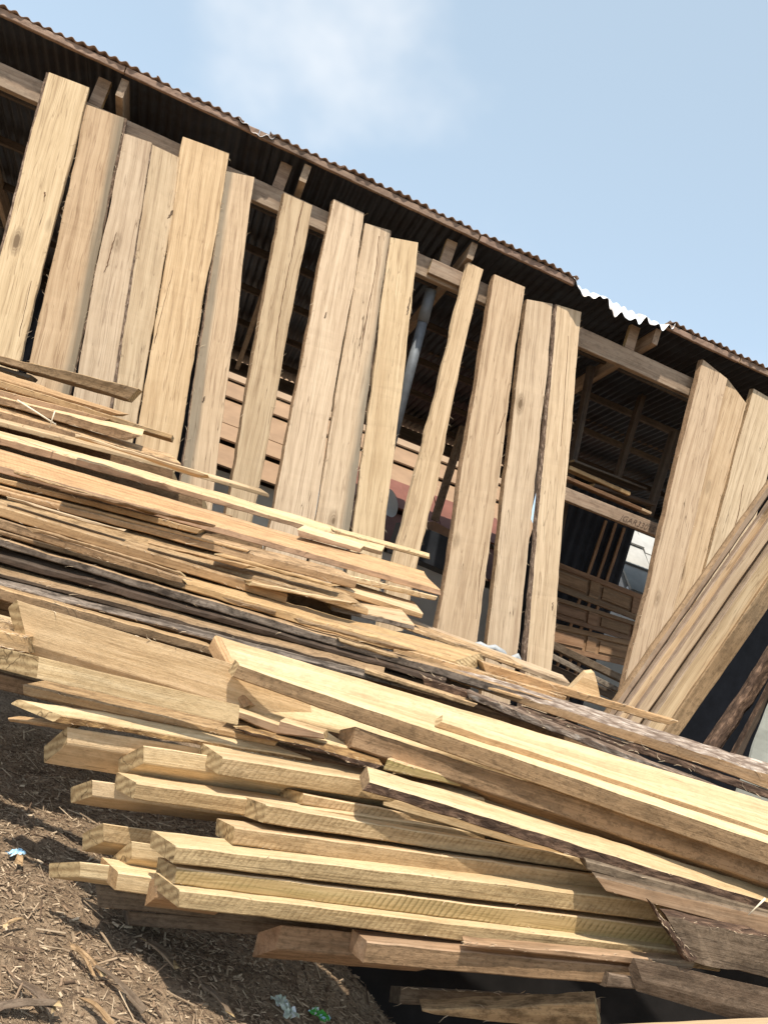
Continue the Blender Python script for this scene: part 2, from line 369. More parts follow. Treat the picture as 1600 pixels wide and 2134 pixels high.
def roof_sheet(t0, t1, b0, b1, droop, zlift, parent, mat='roof_metal'):
    pitch = .076; nu = int((t1 - t0) / pitch * 8); us = np.linspace(t0, t1, nu + 1)
    bs = [b0, b0 + .02, b0 + .04, b0 + .065, b0 + .09, b0 + .12, b0 + .22, b0 + .4, (b0 + b1) / 2, b1]
    V = []; nb = len(bs)
    edge = smooth_noise(nu + 1, .012, nu / 9); crum = smooth_noise(nu + 1, 1, nu / 6) * .5 + 1
    sagv = smooth_noise(nu + 1, .006, 4)
    for layer in (0, 1):
        for j, b in enumerate(bs):
            d = b - b0
            for i, u in enumerate(us):
                zz = ZE - b * SL + .0105 * math.cos(2 * math.pi * u / pitch) + .012 + zlift - layer * .003 + sagv[i]
                bb = b
                if j < 2: bb += edge[i]
                if droop and d < .09:
                    env = max(0., math.sin(math.pi * min(1, max(0, (u - t0) / (t1 - t0))))) ** .35
                    k = (1 - d / .09)
                    zz -= droop * crum[i] * env * k ** 1.2; bb -= .03 * env * k
                p = W(u, bb, zz); V.append(p)
    N = nb * (nu + 1); Fc = []; Mi = []
    for j in range(nb - 1):
        for i in range(nu):
            a = j * (nu + 1) + i; b = a + 1; c = a + nu + 2; d = a + nu + 1
            Fc.append((a, b, c, d)); Mi.append(0); Fc.append((d + N, c + N, b + N, a + N)); Mi.append(2 if j < 2 and not droop else 1)
    for i in range(nu):
        Fc.append((i, i + N, i + 1 + N, i + 1)); Mi.append(0 if droop else 2)
        a = (nb - 1) * (nu + 1) + i; Fc.append((a, a + 1, a + 1 + N, a + N)); Mi.append(1)
    for j in range(nb - 1):
        a = j * (nu + 1); d = a + nu + 1; Fc.append((a, d, d + N, a + N)); Mi.append(1)
        a += nu; d += nu; Fc.append((a, a + N, d + N, d)); Mi.append(1)
    me = bpy.data.meshes.new('roof_sheet'); loc = np.array(parent.location)
    me.from_pydata([tuple(np.array(v) - loc) for v in V], [], Fc); me.polygons.foreach_set('material_index', Mi); me.polygons.foreach_set('use_smooth', [True] * len(Fc))
    o = link('roof_sheet', me, [mat, 'roof_under', 'roof_edge']); o.parent = parent
    return o
tf0, tf1 = wt((1188, 585))[0], wt((1388, 680))[0]     # the torn stretch of roof edge
tg0, tg1 = wt((498, 262))[0], wt((552, 290))[0]
DEPTH = 4.3
t = -2.2; i = 0
cuts = [-2.2, -1.45, -.7, .05, .6, tg0 - .02, tg1 + .02, 2.0, 2.75, 3.45, tf0, tf1, tf1 + .62, tf1 + 1.3, tf1 + 2.0, tf1 + 2.7, tf1 + 3.4, tf1 + 4.1]
for a, b in zip(cuts[:-1], cuts[1:]):
    dr = .12 if a == tf0 else .055 if abs(a - (tg0 - .02)) < 1e-6 else 0
    roof_sheet(a, b + .05, -.042 + rng.uniform(-.008, .008), DEPTH, dr, .006 * (i % 2), shed, 'roof_bent' if dr else 'roof_metal'); i += 1
def rz(b): return ZE - b * SL - .022
# fascia in several lengths, with gaps where the sheet is torn
for a, b, dz in [(-2.2, wt((262, 150))[0] - .004, 0), (wt((262, 150))[0] + .004, tg0 + .15, 0), (tg0 + .156, wt((996, 500))[0] - .006, -.004), (wt((996, 500))[0] + .006, tf0 + .03, -.008), (tf1 - .02, tf1 + .75, -.004), (tf1 + .76, tf1 + 4.1, 0)]:
    sb('fascia_board', a, b, -.028, .004, ZE - .042 + dz, ZE + .006 + dz * .5, 'fascia', rough=.004, n=16)
BZ1 = wt((1212, 682), .13)[1]; BZ0 = BZ1 - .165
# rafters with their ends under the eave, and the studs beside them
for px in [(-120, 10), (252, 185), (633, 370), (985, 525), (1372, 700)]:
    tt = wt(px)[0]
    P, Q = W(tt, .03, rz(.03) - .095), W(tt, DEPTH - .1, rz(DEPTH - .1) - .095)
    board('rafter', (P - E0 * .027 - UP * .07, P - E0 * .027 + UP * .07, P + E0 * .027 + UP * .07, P + E0 * .027 - UP * .07),
          (Q - E0 * .027 - UP * .07, Q - E0 * .027 + UP * .07, Q + E0 * .027 + UP * .07, Q + E0 * .027 - UP * .07), 'beam', end='beam', parent=shed, n=8)
    sb('stud', tt - .20, tt - .11, .14, .19, BZ1 + .003, rz(.19) - .004, 'beam', n=3)
sb('wall_beam', -2.2, 9.2, .13, .19, BZ0, BZ1, 'beam', n=30, rough=.004)
sb('packing_block', wt((890, 570), .11)[0], wt((955, 595), .11)[0], .085, .128, BZ0 + .03, BZ0 + .15, 'beam', n=3)
for b in (.75, 1.45, 2.2, 3.0, 3.75, 4.2):
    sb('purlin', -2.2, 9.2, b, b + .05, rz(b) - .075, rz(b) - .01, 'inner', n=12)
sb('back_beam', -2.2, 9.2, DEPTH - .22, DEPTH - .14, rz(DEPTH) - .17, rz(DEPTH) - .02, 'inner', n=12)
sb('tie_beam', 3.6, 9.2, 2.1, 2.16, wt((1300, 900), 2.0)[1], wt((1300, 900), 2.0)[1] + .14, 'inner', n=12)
def post(p0, p1, b, wpx, mat='inner', z0=None, name='post'):
    t0, za = wt(p0, b); t1, zb = wt(p1, b); h = wpx * .5 * 6.3 / FPX
    if z0 is not None:
        t1 += (zb - z0) * (t1 - t0) / (za - zb) ; zb = z0
    P, Q = W(t1, b, zb), W(t0, b, za)
    return bar(name, P, Q, BKD * .04, -E0 * h, mat, parent=shed, end=mat)
post((1231, 765), (1194, 956), .9, 14, z0=0); post((1345, 800), (1285, 995), 1.2, 14); post((1405, 900), (1350, 1075), .75, 16)
post((1180, 690), (1000, 1500), .3, 16, z0=0, mat='beam'); post((500, 380), (400, 1000), .3, 15, z0=0, mat='beam')
post((965, 890), (905, 1085), 2.6, 20, mat='mud', name='brace')
for pa in [(100, 560), (760, 800), (1500, 1000)]: post(pa, (pa[0] - 60, pa[1] + 190), DEPTH - .18, 16, z0=0)
# rail inside the shed with the pencilled scrawl
tr0, zr0 = wt((1120, 990), .55); tr1, zr1 = wt((1372, 1092), .55); zr = zr1
rail = sb('rail', tr0 - .3, tr1 + .02, .55, .62, zr - .115, zr, 'beam', n=6)
fc = bpy.data.curves.new('scrawl', 'FONT'); fc.body = 'JGAR33015'; fc.size = .078; fc.extrude = .0004; fc.shear = .3; fc.offset = -.0016
tx = bpy.data.objects.new('scrawl', fc); COL.objects.link(tx); fc.materials.append(MATS['ink'])
P = W(tr1 - .40, .5465, zr - .095)
tx.matrix_world = Matrix([[E0[0], 0, -BKD[0], P[0]], [E0[1], 0, -BKD[1], P[1]], [E0[2], 1, 0, P[2]], [0, 0, 0, 1]])
mw = tx.matrix_world.copy(); tx.parent = shed; tx.matrix_parent_inverse = Matrix.Translation(-shed.location); tx.matrix_world = mw
dg = bpy.context.evaluated_depsgraph_get(); sm_ = bpy.data.meshes.new_from_object(tx.evaluated_get(dg)); bpy.data.objects.remove(tx)
tx = link('scrawl', sm_, [], mw, shed); tx['label'] = 'pencilled letters and digits on the rail'
# dark corrugated partition in the depth of the shed; its end sheet added for shade
def ribbed(name, t0, t1, b, z0, z1, mat, pitch=.12, amp=.015, parent=shed):
    nu = int((t1 - t0) / pitch * 6); V = []
    for z in (z0, z1):
        for i in range(nu + 1):
            u = t0 + (t1 - t0) * i / nu; V.append(W(u, b + amp * math.cos(2 * math.pi * u / pitch), z) - np.array(parent.location))
    for z in (z0, z1):
        for i in range(nu + 1):
            u = t0 + (t1 - t0) * i / nu; V.append(W(u, b + .02 + amp * math.cos(2 * math.pi * u / pitch), z) - np.array(parent.location))
    n1 = nu + 1; Fc = [(i, i + 1, n1 + i + 1, n1 + i) for i in range(nu)] + [(2 * n1 + i + 1, 2 * n1 + i, 3 * n1 + i, 3 * n1 + i + 1) for i in range(nu)] + [(n1 + i, n1 + i + 1, 3 * n1 + i + 1, 3 * n1 + i) for i in range(nu)] + [(i + 1, i, 2 * n1 + i, 2 * n1 + i + 1) for i in range(nu)]
    me = bpy.data.meshes.new(name); me.from_pydata([tuple(v) for v in V], [], Fc)
    o = link(name, me, [mat]); o.parent = parent; return o
tp0, tp1 = wt((1110, 1100), 2.3)[0], wt((1300, 1180), 2.3)[0]
ribbed('partition_sheet', tp0, tp1, 2.3, 0, wt((1240, 1050), 2.3)[1] + .1, 'partition_shade')
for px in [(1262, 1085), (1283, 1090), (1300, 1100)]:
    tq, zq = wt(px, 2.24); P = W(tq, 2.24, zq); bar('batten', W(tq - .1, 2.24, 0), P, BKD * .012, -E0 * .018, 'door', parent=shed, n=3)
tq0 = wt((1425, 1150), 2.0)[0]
tl = wt((452, 800), 2.3)[0]; ribbed('partition_sheet', -2.6, tl, 2.3, 0, wt((300, 690), 2.3)[1], 'partition_shade')
ribbed('added_shade_partition', tq0, tq0 + 5.5, 2.0, 0, ZE - 2 * SL - .05, 'partition_shade', .25, .002)  # added sheet, painted near-black as the shade behind the slanting poles

# ------------------------------------------------------------------ what is seen through the shed
def flat_quad(name, c, thick, mat, parent):
    c = [np.array(p) for p in c]; nn = nrm(np.cross(c[1] - c[0], c[3] - c[0])); loc = np.array(parent.location)
    V = [p - loc for p in c] + [p - nn * thick - loc for p in c]
    me = bpy.data.meshes.new(name); me.from_pydata([tuple(v) for v in V], [], [(0, 1, 2, 3), (7, 6, 5, 4), (0, 4, 5, 1), (1, 5, 6, 2), (2, 6, 7, 3), (3, 7, 4, 0)])
    o = link(name, me, [mat]); o.parent = parent; return o
def house(name, label, ridge, la, lb, Z, run, drop, mats, rows, cols, wall, ztop_trim=None, zig=False):
    ax = E0.copy(); A = at(ridge, Z) - ax * la; Lh = la + lb; fw = np.cross(UP, ax) * -1
    root = empty(name, (A[0] + ax[0] * Lh / 2, A[1] + ax[1] * Lh / 2, 0), label, 'house')
    for r in range(rows):
        for c in range(cols):
            a0, a1 = c / cols, (c + 1) / cols - .003; b0, b1 = r / rows, (r + 1) / rows + .02
            off = .03 * (c % 2) / cols
            lift = float(rng.uniform(.02, .11)); b1 += float(rng.uniform(-.02, .03))
            def q(a, b, up=0): return A + ax * Lh * a + fw * run * b - UP * (drop * b - up)
            m_ = mats[int(rng.integers(len(mats)))]
            flat_quad('roof_panel', [q(a0 + off, b0), q(a0 + off, b1, lift), q(a1 + off, b1, lift), q(a1 + off, b0)], .03, m_, root)
    q0 = A - UP * .1 + fw * run * .9 - UP * drop * .95; q1 = q0 + ax * Lh
    def g(p): return np.array([p[0], p[1], -.2])
    flat_quad('wall', [q0, g(q0), g(q1), q1], .2, wall, root)
    a2 = A - fw * run; flat_quad('roof_slope', [A, A + ax * Lh, a2 + ax * Lh - UP * drop, a2 - UP * drop], .04, mats[0], root)
    bw = a2 + fw * run * .1 - UP * drop * .95; flat_quad('wall', [bw + ax * Lh, g(bw + ax * Lh), g(bw), bw], .2, wall, root)
    for s, P in ((0, A), (1, A + ax * Lh)):
        tri = [P + UP * -.12, P + fw * run * .88 - UP * drop * .93, g(P + fw * run * .88), g(P - fw * run * .88), P - fw * run * .88 - UP * drop * .93]
        me = bpy.data.meshes.new('gable_wall'); loc = np.array(root.location); sgn = .15 if s == 0 else -.15
        V = [p - loc + ax * sgn * .1 for p in tri] + [p - loc + ax * sgn for p in tri]
        me.from_pydata([tuple(v) for v in V], [], [(0, 1, 2, 3, 4), (9, 8, 7, 6, 5)] + [(i_, (i_ + 1) % 5, (i_ + 1) % 5 + 5, i_ + 5) for i_ in range(5)])
        link('gable_wall', me, [wall]).parent = root
    if ztop_trim:
        flat_quad('ridge_cap', [A - ax * .1 + fw * .12 + UP * .02, A + ax * (Lh + .1) + fw * .12 + UP * .02, A + ax * (Lh + .1) - fw * .12 + UP * .14, A - ax * .1 - fw * .12 + UP * .14], .05, ztop_trim, root)
    return root
house('neighbour_house', 'neighbouring house with a tan sheet roof and white ridge seen between the planks', (483, 724), 2.2, 6.2, 15., 3.8, 2.7, ['tan_roof', 'tan_roof', 'tan_roof_pale'], 6, 1, 'pale_wall', 'white_paint')
house('red_roofed_house', 'lower house with a red-brown roof behind the narrow plank', (900, 1030), 1.6, 1.1, 11.5, 1.6, 1.1, ['red_roof'], 2, 5, 'pale_wall')
house('pale_tiled_house', 'house with pale stepped roof tiles at the right end of the shed opening', (1300, 1085), .35, 3.5, 12.5, 2.4, 2.3, ['pale_tile', 'white_paint', 'pale_tile'], 6, 7, 'pale_wall')

def revolve(name, prof, M, mat, seg=24, parent=None):
    V = []; Fc = []
    for (r_, z_) in prof:
        for s in range(seg): a = 2 * math.pi * s / seg; V.append((r_ * math.cos(a), r_ * math.sin(a), z_))
    for j in range(len(prof) - 1):
        for s in range(seg): Fc.append((j * seg + s, j * seg + (s + 1) % seg, (j + 1) * seg + (s + 1) % seg, (j + 1) * seg + s))
    me = bpy.data.meshes.new(name); me.from_pydata(V, [], Fc); me.polygons.foreach_set('use_smooth', [True] * len(Fc))
    return link(name, me, [mat], M, parent)
def tube(name, pts, r, mat, seg=8, parent=None, rend=None):
    pts = [np.array(p, float) for p in pts]; V = []; Fc = []; n = len(pts)
    org = pts[n // 2].copy()
    for i, p in enumerate(pts):
        d = nrm(pts[min(i + 1, n - 1)] - pts[max(i - 1, 0)]); a = nrm(np.cross(d, UP if abs(d[2]) < .9 else np.array([1., 0, 0]))); b = np.cross(d, a)
        rr = r if rend is None else r + (rend - r) * i / (n - 1)
        for s in range(seg): th = 2 * math.pi * s / seg; V.append(tuple(p - org + rr * (a * math.cos(th) + b * math.sin(th))))
    for i in range(n - 1):
        for s in range(seg): Fc.append((i * seg + s, i * seg + (s + 1) % seg, (i + 1) * seg + (s + 1) % seg, (i + 1) * seg + s))
    Fc.append(tuple(range(seg - 1, -1, -1))); Fc.append(tuple((n - 1) * seg + s for s in range(seg)))
    me = bpy.data.meshes.new(name); me.from_pydata(V, [], Fc); me.polygons.foreach_set('use_smooth', [True] * (len(Fc) - 2) + [False] * 2)
    return link(name, me, [mat], Matrix.Translation(Vector(org)), parent)
# satellite dish
dp = at((812, 1048), 9.8); dish = empty('satellite_dish', dp - UP * .35, 'white satellite dish above the red-brown roof', 'dish')
dq = Vector((.75, -.6, .35)).normalized().to_track_quat('Z', 'Y').to_matrix().to_4x4(); dq.translation = Vector(dp)
revolve('reflector', [(.001, -.055), (.07, -.05), (.13, -.03), (.18, 0), (.185, .004), (.18, -.006), (.12, -.04), (.001, -.065)], dq, 'white_paint', parent=dish)
tube('mast', [dp - UP * .9 + np.array([0, .1, 0]), dp - UP * .1 + np.array([0, .07, 0])], .02, 'pipe', parent=dish)
# steel prop under the beam
pa, pb = W(*[wt((898, 604), .30)[0], .30, wt((898, 604), .30)[1]]), None
t1_, z1_ = wt((850, 790), .42); pb = W(t1_, .42, z1_); pc = pb + (pb - pa) * 1.5
prop = empty('steel_prop', pc, 'grey steel pipe prop under the wall beam', 'pipe')
tube('pipe', [pa + (pb - pa) * .32, pb, pc], .043, 'pipe', 14, prop); tube('sleeve', [pa, pa + (pb - pa) * .36], .048, 'pipe', 14, prop)
# things lying on the rail and stored inside
def inside(name, label, p0, p1, b, hpx, mat, w=.14, cat='board', dz=0, **kw):
    t0, za = wt(p0, b); t1, zb = wt(p1, b); h = hpx * .5 * 6.4 / FPX
    return tag(bar(name, W(t0, b, za), W(t1, b + dz, zb), BKD * w / 2, UP * h, mat, **kw), label, cat)
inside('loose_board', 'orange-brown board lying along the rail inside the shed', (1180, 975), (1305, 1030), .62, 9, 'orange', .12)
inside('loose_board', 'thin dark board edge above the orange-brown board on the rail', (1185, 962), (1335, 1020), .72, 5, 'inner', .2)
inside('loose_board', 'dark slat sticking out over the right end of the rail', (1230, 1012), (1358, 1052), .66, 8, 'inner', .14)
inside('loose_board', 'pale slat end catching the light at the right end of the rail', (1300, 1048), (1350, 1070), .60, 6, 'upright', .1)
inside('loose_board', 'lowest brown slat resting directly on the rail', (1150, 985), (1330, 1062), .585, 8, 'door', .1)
# stacked panelled doors
def door(label, p0, p1, b, hpx, mat='door', tiltb=.25):
    (t0, z0_), (t1, z1_) = wt(p0, b), wt(p1, b); h = hpx * 6.6 / FPX
    P0, P1 = W(t0, b, z0_), W(t1, b, z1_); up = UP * h * .97 + BKD * h * tiltb
    root = empty('panel_door', (P0 + P1) / 2 - up, label, 'door')
    def g(u, v, d=0): return P0 + (P1 - P0) * u - up * (1 - v) * 1.0 - BKD * d
    def pan(name, u0, u1, v0, v1, d0, d1): 
        return board(name, (g(u0, v0, d1), g(u0, v1, d1), g(u0, v1, d0), g(u0, v0, d0)), (g(u1, v0, d1), g(u1, v1, d1), g(u1, v1, d0), g(u1, v0, d0)), mat, end=mat, parent=root, n=3)
    pan('slab', 0, 1, 0, 1, 0, .03)
    for v0, v1 in ((.0, .2), (.8, 1.)): pan('rail', .0, 1., v0, v1, .032, .05)
    for u0, u1 in ((0, .1), (.47, .56), (.9, 1.)): pan('stile', u0, u1, .2, .8, .033, .051)
    for u0, u1 in ((.14, .44), (.6, .87)): pan('raised_panel', u0, u1, .28, .72, .033, .046)
door('upper panelled door leaning on the stack inside the shed', (1130, 1160), (1335, 1240), 1.5, 70)
door('middle panelled door leaning below the upper one inside the shed', (1120, 1232), (1335, 1300), 1.3, 52)
door('lowest panelled door with a pale stile standing above the sawdust', (1120, 1290), (1330, 1340), 1.15, 62)
inside('ledge_beam', 'beam carrying loose sawdust in front of the panelled doors', (1130, 1335), (1345, 1440), .75, 16, 'mud', .2, 'beam')
inside('ledge_beam', 'dark beam below the sawdust beam inside the shed', (1120, 1380), (1345, 1480), .62, 18, 'inner', .12, 'beam')
inside('slanted_slat', 'grey slanted slat under the sawdust beam', (1135, 1360), (1290, 1440), .5, 12, 'weathered', .05)
inside('storage_box', 'dark low chest behind the gap under the narrow plank', (830, 1120), (985, 1185), 1.2, 75, 'dark_box', .5, 'chest', end='dark_box')
inside('carton', 'small brown carton on top of the dark chest', (895, 1098), (940, 1122), 1.15, 26, 'card', .2, 'carton', end='card')

# ------------------------------------------------------------------ planks leaning upright against the beam
LB = .075                                                   # front faces meet the beam this far behind the eave
Ptop = W(0, LB, BZ1); Pbot = W(0, LB - .5, .2); NL = nrm(np.cross(Pbot - Ptop, E0)); NL = NL if NL[1] < 0 else -NL
UPS = []
def upright(label, TL, TR, BR, BL, yaw=0., th=.045, barkL=0., barkR=0., out=0., lv=.009, ext=1.13, edge='upright', mat='upright'):
    P = Ptop + NL * out
    q = [on_plane(p, P, NL) for p in (TL, TR, BR, BL)]
    TLp, TRp, BRp, BLp = q
    BRp = TRp + (BRp - TRp) * ext; BLp = TLp + (BLp - TLp) * ext
    ax = nrm(TLp - BLp); side = nrm(TRp - TLp); back = -NL * math.cos(math.radians(yaw)) + -side * math.sin(math.radians(yaw)); back = nrm(back - ax * (back @ ax)) * th
    n = 34
    o = board('upright_plank', (BRp, BLp, BLp + back, BRp + back), (TRp, TLp, TLp + back, TRp + back), mat, None, 'upright', edge, n=n, rough=.002, live=lv, bev=.003, jag=.006)
    tag(o, label, 'plank', 'planks leaning upright along the shed'); UPS.append((o, out))
    root = o
    for amt, a, b, s in ((barkL, BLp, TLp, -1), (barkR, BRp, TRp, 1)):
        if amt:
            d = side * s * amt * .6; f = nrm(back)
            c0 = (a - d * .3 + f * .004, a + d + f * .012, a + d + f * th * .9, a - d * .3 + f * th * .8); c1 = (b - d * .3 + f * .004, b + d * .8 + f * .012, b + d * .8 + f * th * .9, b - d * .3 + f * th * .8)
            if s > 0: c0 = (c0[1], c0[0], c0[3], c0[2]); c1 = (c1[1], c1[0], c1[3], c1[2])
            k = board('bark_edge', c0, c1, 'bark_grey', end='bark', n=46, rough=.006, live=.007, bev=.003)
            mwk = k.matrix_world.copy(); k.parent = root; k.matrix_parent_inverse = root.matrix_world.inverted(); k.matrix_world = mwk
    return o
upright('leftmost upright plank, wide, with dark bark down its left edge', (100, 151), (188, 184), (3, 900), (-95, 900), barkL=.035, out=.03)
upright('second upright plank from the left, with a grey stained right edge', (180, 217), (262, 245), (128, 900), (31, 900), barkR=.022, mat='upright_right')
upright('third upright plank from the left, narrow, with a long split', (259, 277), (315, 298), (214, 950), (128, 950), out=.015, barkR=.024)
upright('upright plank with a knotted notch near its top, fourth from the left', (317, 300), (380, 332), (268, 960), (221, 960), lv=.016)
upright('wide upright plank right of the knotted notch, standing higher than its neighbours', (383, 285), (479, 319), (361, 1000), (273, 1000), out=.02, yaw=6)
upright('narrow upright plank with a dark grey stain along its left edge', (471, 357), (532, 369), (447, 1020), (373, 1020), barkL=.016, out=.01, mat='upright_left')
upright('cracked upright plank with bark at its upper left edge, first one standing apart', (591, 401), (651, 429), (532, 1060), (471, 1060), yaw=20, edge='brown', out=.035)
upright('broad smooth upright plank right of the cracked one', (693, 415), (760, 445), (650, 1110), (561, 1110), yaw=16, edge='brown', out=.03)
upright('upright plank with a long red crack, pressed against the broad smooth one', (760, 464), (815, 480), (723, 1130), (652, 1130), barkR=.014, out=.005, mat='upright_right')
upright('upright plank with an oval knot left of the steel prop', (814, 494), (870, 506), (797, 1160), (727, 1160), out=.02)
upright('narrowest upright plank with shaggy fibres, right of the steel prop', (973, 547), (1006, 561), (862, 1220), (810, 1220), yaw=14, out=.035, lv=.016)
upright('broad upright plank standing lowest into the pile, left of the pair with a dark gap', (1030, 572), (1092, 598), (986, 1400), (895, 1400), yaw=20, edge='brown', out=.04, ext=1.06)
upright('upright plank in the middle of the close group of three', (1095, 623), (1153, 633), (1070, 1420), (1005, 1420), yaw=10, out=.01, edge='brown', ext=1.06)
upright('upright plank left of the shed opening, with a grey bark edge low on its left', (1160, 634), (1212, 650), (1143, 1450), (1090, 1450), yaw=18, out=.02, barkL=.02, edge='bark_grey', ext=1.06)
upright('wide upright plank with an obliquely cut top, right of the shed opening', (1462, 749), (1516, 790), (1352, 1480), (1288, 1480), yaw=22, edge='brown', out=.05, ext=1.05)
upright('upright plank half hidden behind the one with the obliquely cut top', (1514, 790), (1556, 842), (1403, 1400), (1350, 1400), out=.01, ext=1.05)
upright('rightmost upright plank, split down its lower half, behind the slanting poles', (1569, 809), (1640, 850), (1510, 1300), (1436, 1300), yaw=12, out=.03, edge='brown', ext=1.05)

def mark(idx, name, pts, half, mat='crackline'):
    """a dark split or knot lying in the face of upright plank number idx; half: half width in metres at each point"""
    o = UPS[idx][0]; P = Ptop + NL * (UPS[idx][1] + .0035)
    c = [on_plane(p, P, NL) for p in pts]; n = 1 + (len(pts) - 1) * 7
    tt = np.linspace(0, len(pts) - 1.0001, n); V = []
    for i, t_ in enumerate(tt):
        k = int(t_); f = t_ - k; q = c[k] * (1 - f) + c[k + 1] * f; d = nrm(c[k + 1] - c[k]); sd_ = np.cross(d, NL); h = half[k] * (1 - f) + half[k + 1] * f
        q = q + sd_ * rng.normal(0, .0016); h *= rng.uniform(.6, 1.3)
        V += [q + sd_ * h, q - sd_ * h, q - sd_ * h - NL * .006, q + sd_ * h - NL * .006]
    Fc = []
    for i in range(n - 1):
        a = i * 4
        for e in range(4): Fc.append((a + e, a + (e + 1) % 4, a + 4 + (e + 1) % 4, a + 4 + e))
    me = bpy.data.meshes.new(name); me.from_pydata([tuple(v) for v in V], [], Fc)
    k_ = link(name, me, [mat]); k_.parent = o; k_.matrix_parent_inverse = o.matrix_world.inverted()
plain('crackline', (.13, .072, .04), .9, 0, .4, 40, 0); plain('knotdark', (.10, .066, .042), .85, 0, .5, 60, .4)
mark(2, 'split', [(243, 484), (232, 520), (224, 552), (217, 568)], [.0005, .004, .003, .0005])
mark(6, 'split', [(633, 420), (618, 480), (606, 540), (590, 620), (578, 690), (572, 748)], [.003, .0035, .002, .003, .003, .0005])
mark(8, 'split', [(790, 492), (784, 560), (768, 640), (757, 700), (745, 778)], [.0025, .002, .003, .0035, .0005])
mark(3, 'knot', [(378, 352), (372, 385), (366, 412)], [.006, .010, .004], 'knotdark'); mark(3, 'knot', [(380, 417), (371, 428), (357, 446), (350, 455)], [.004, .011, .008, .001], 'knotdark')
mark(9, 'knot', [(855, 618), (851, 640), (848, 656)], [.002, .006, .002], 'knotdark')
mark(11, 'split', [(1052, 860), (1042, 890), (1036, 905)], [.0005, .002, .0005]); mark(11, 'split', [(1010, 1130), (1000, 1200), (992, 1290)], [.0008, .002, .0008])
mark(13, 'knot', [(1152, 1255), (1150, 1272)], [.003, .005], 'knotdark'); mark(13, 'split', [(1184, 700), (1178, 800), (1168, 930)], [.0008, .0018, .0006])
mark(16, 'split', [(1548, 1010), (1540, 1060), (1528, 1110), (1518, 1160)], [.0008, .002, .003, .0015])
mark(0, 'split', [(94, 400), (92, 420)], [.004, .001]); mark(0, 'split', [(66, 585), (40, 700)], [.001, .0015]); mark(4, 'split', [(362, 560), (340, 640), (322, 715)], [.0006, .0014, .0022])
mark(7, 'knot', [(680, 650), (677, 662)], [.003, .005], 'knotdark'); mark(5, 'knot', [(427, 826), (423, 838)], [.004, .006], 'knotdark')
# ------------------------------------------------------------------ upper heap of boards (back to front)
B('bark_slab', 'brown curved slab lying topmost across the planks at left', (-60, 726), (-60, 736), (289, 809), (266, 832), 4.45, 4.5, w=.10, mat='brown', top='orange', rough=.008, n=14, cat='slab')
B('thin_slat', 'thin dark slat in the gap under the topmost brown slab', (-60, 745), (-60, 752), (66, 782), (60, 788), 4.5, 4.5, w=.1, mat='inner', end='inner', cat='slat')
B('tapered_board', 'cream board with a rough grain tapering to a point below the brown slab', (-60, 772), (-60, 776), (262, 866), (240, 868), 4.25, 4.35, BK=(-60, 752), w=.12, BKR=(277, 866), wR=.08, mat='orange', front='orange', rough=.006, jag=.03)
B('sawn_board', 'long tan board whose square tip reaches furthest over the planks at left', (-60, 773), (-60, 790), (360, 906), (357, 915), 4.15, 4.3, w=.10, mat='orange', tilt=-4)
B('sawn_board', 'board with a reddish edge below the long tan board', (-60, 796), (-60, 811), (228, 873), (208, 880), 4.08, 4.15, w=.12, mat='orange', front='pink')
B('bark_slab', 'dark rounded slab with a bright sawn top above the thin peeled sticks', (-60, 808), (-60, 826), (297, 908), (262, 918), 4.0, 4.05, w=.14, BKR=(301, 894), wR=.12, mat='cream', front='brown', rough=.006, cat='slab')
B('sawn_board', 'shaded board below the peeled sticks, ending in dark splinters', (-60, 838), (-60, 862), (375, 965), (372, 971), 3.95, 4.1, BK=(-60, 824), w=.14, mat='debris', front='brown', jag=.03)
B('sawn_board', 'cream board with a pointed pale tip lying against the planks', (-60, 866), (-60, 878), (566, 1031), (560, 1037), 3.85, 4.15, w=.16, tilt=12, BKR=(545, 1018), wR=.06, mat='upright', bow=.012, jag=.02)
B('sawn_board', 'board with a dull grey-pink edge above the widest board', (-60, 898), (-60, 915), (698, 1112), (690, 1121), 3.7, 4.0, BK=(-60, 884), w=.14, BKR=(697, 1096), wR=.10, mat='tan', front='pink', bow=.01, n=18, rough=.005)
B('sawn_board', 'thin pointed board continuing from the pinkish board across the gap', (690, 1103), (698, 1113), (898, 1160), (893, 1166), 4.0, 4.15, BK=(688, 1096), w=.09, mat='tan', front='orange', jag=.015)
B('offcut_board', 'short grey-edged board tucked under the pinkish board', (620, 1102), (622, 1118), (752, 1143), (750, 1151), 3.8, 3.9, BK=(635, 1094), w=.12, mat='cream', front='pink')
B('offcut_board', 'short dark-edged board right of the short grey-edged one', (690, 1118), (692, 1127), (796, 1148), (793, 1158), 3.95, 4.0, BK=(700, 1106), w=.10, mat='cream', front='brown')
B('wide_board', 'widest flat board of the heap, with a smooth tan top and a reddish edge', (-60, 952), (-60, 969), (917, 1228), (915, 1241), 3.45, 3.75, BK=(-60, 917), w=.30, BKR=(880, 1192), wR=.24, mat='orange', front='pink', n=20, rough=.003, jag=.02)
B('sawn_board', 'thin cracked wedge of board at the right tip of the widest board', (760, 1170), (760, 1175), (897, 1210), (890, 1214), 3.85, 3.9, BK=(745, 1150), w=.14, mat='orange', jag=.03)
B('sawn_board', 'thin board right under the widest board at left', (-60, 979), (-60, 991), (420, 1103), (410, 1112), 3.42, 3.5, w=.2, mat='orange')
B('sawn_board', 'tan board in the long dark shadow under the widest board', (-60, 1008), (-60, 1018), (745, 1211), (738, 1228), 3.35, 3.5, BK=(-60, 992), w=.18, mat='debris', front='orange', bow=.004, n=18, rough=.004)
B('sawn_board', 'pale board jutting out obliquely under the right end of the widest board', (700, 1192), (700, 1205), (912, 1243), (906, 1252), 3.55, 3.7, w=.12, mat='cream')
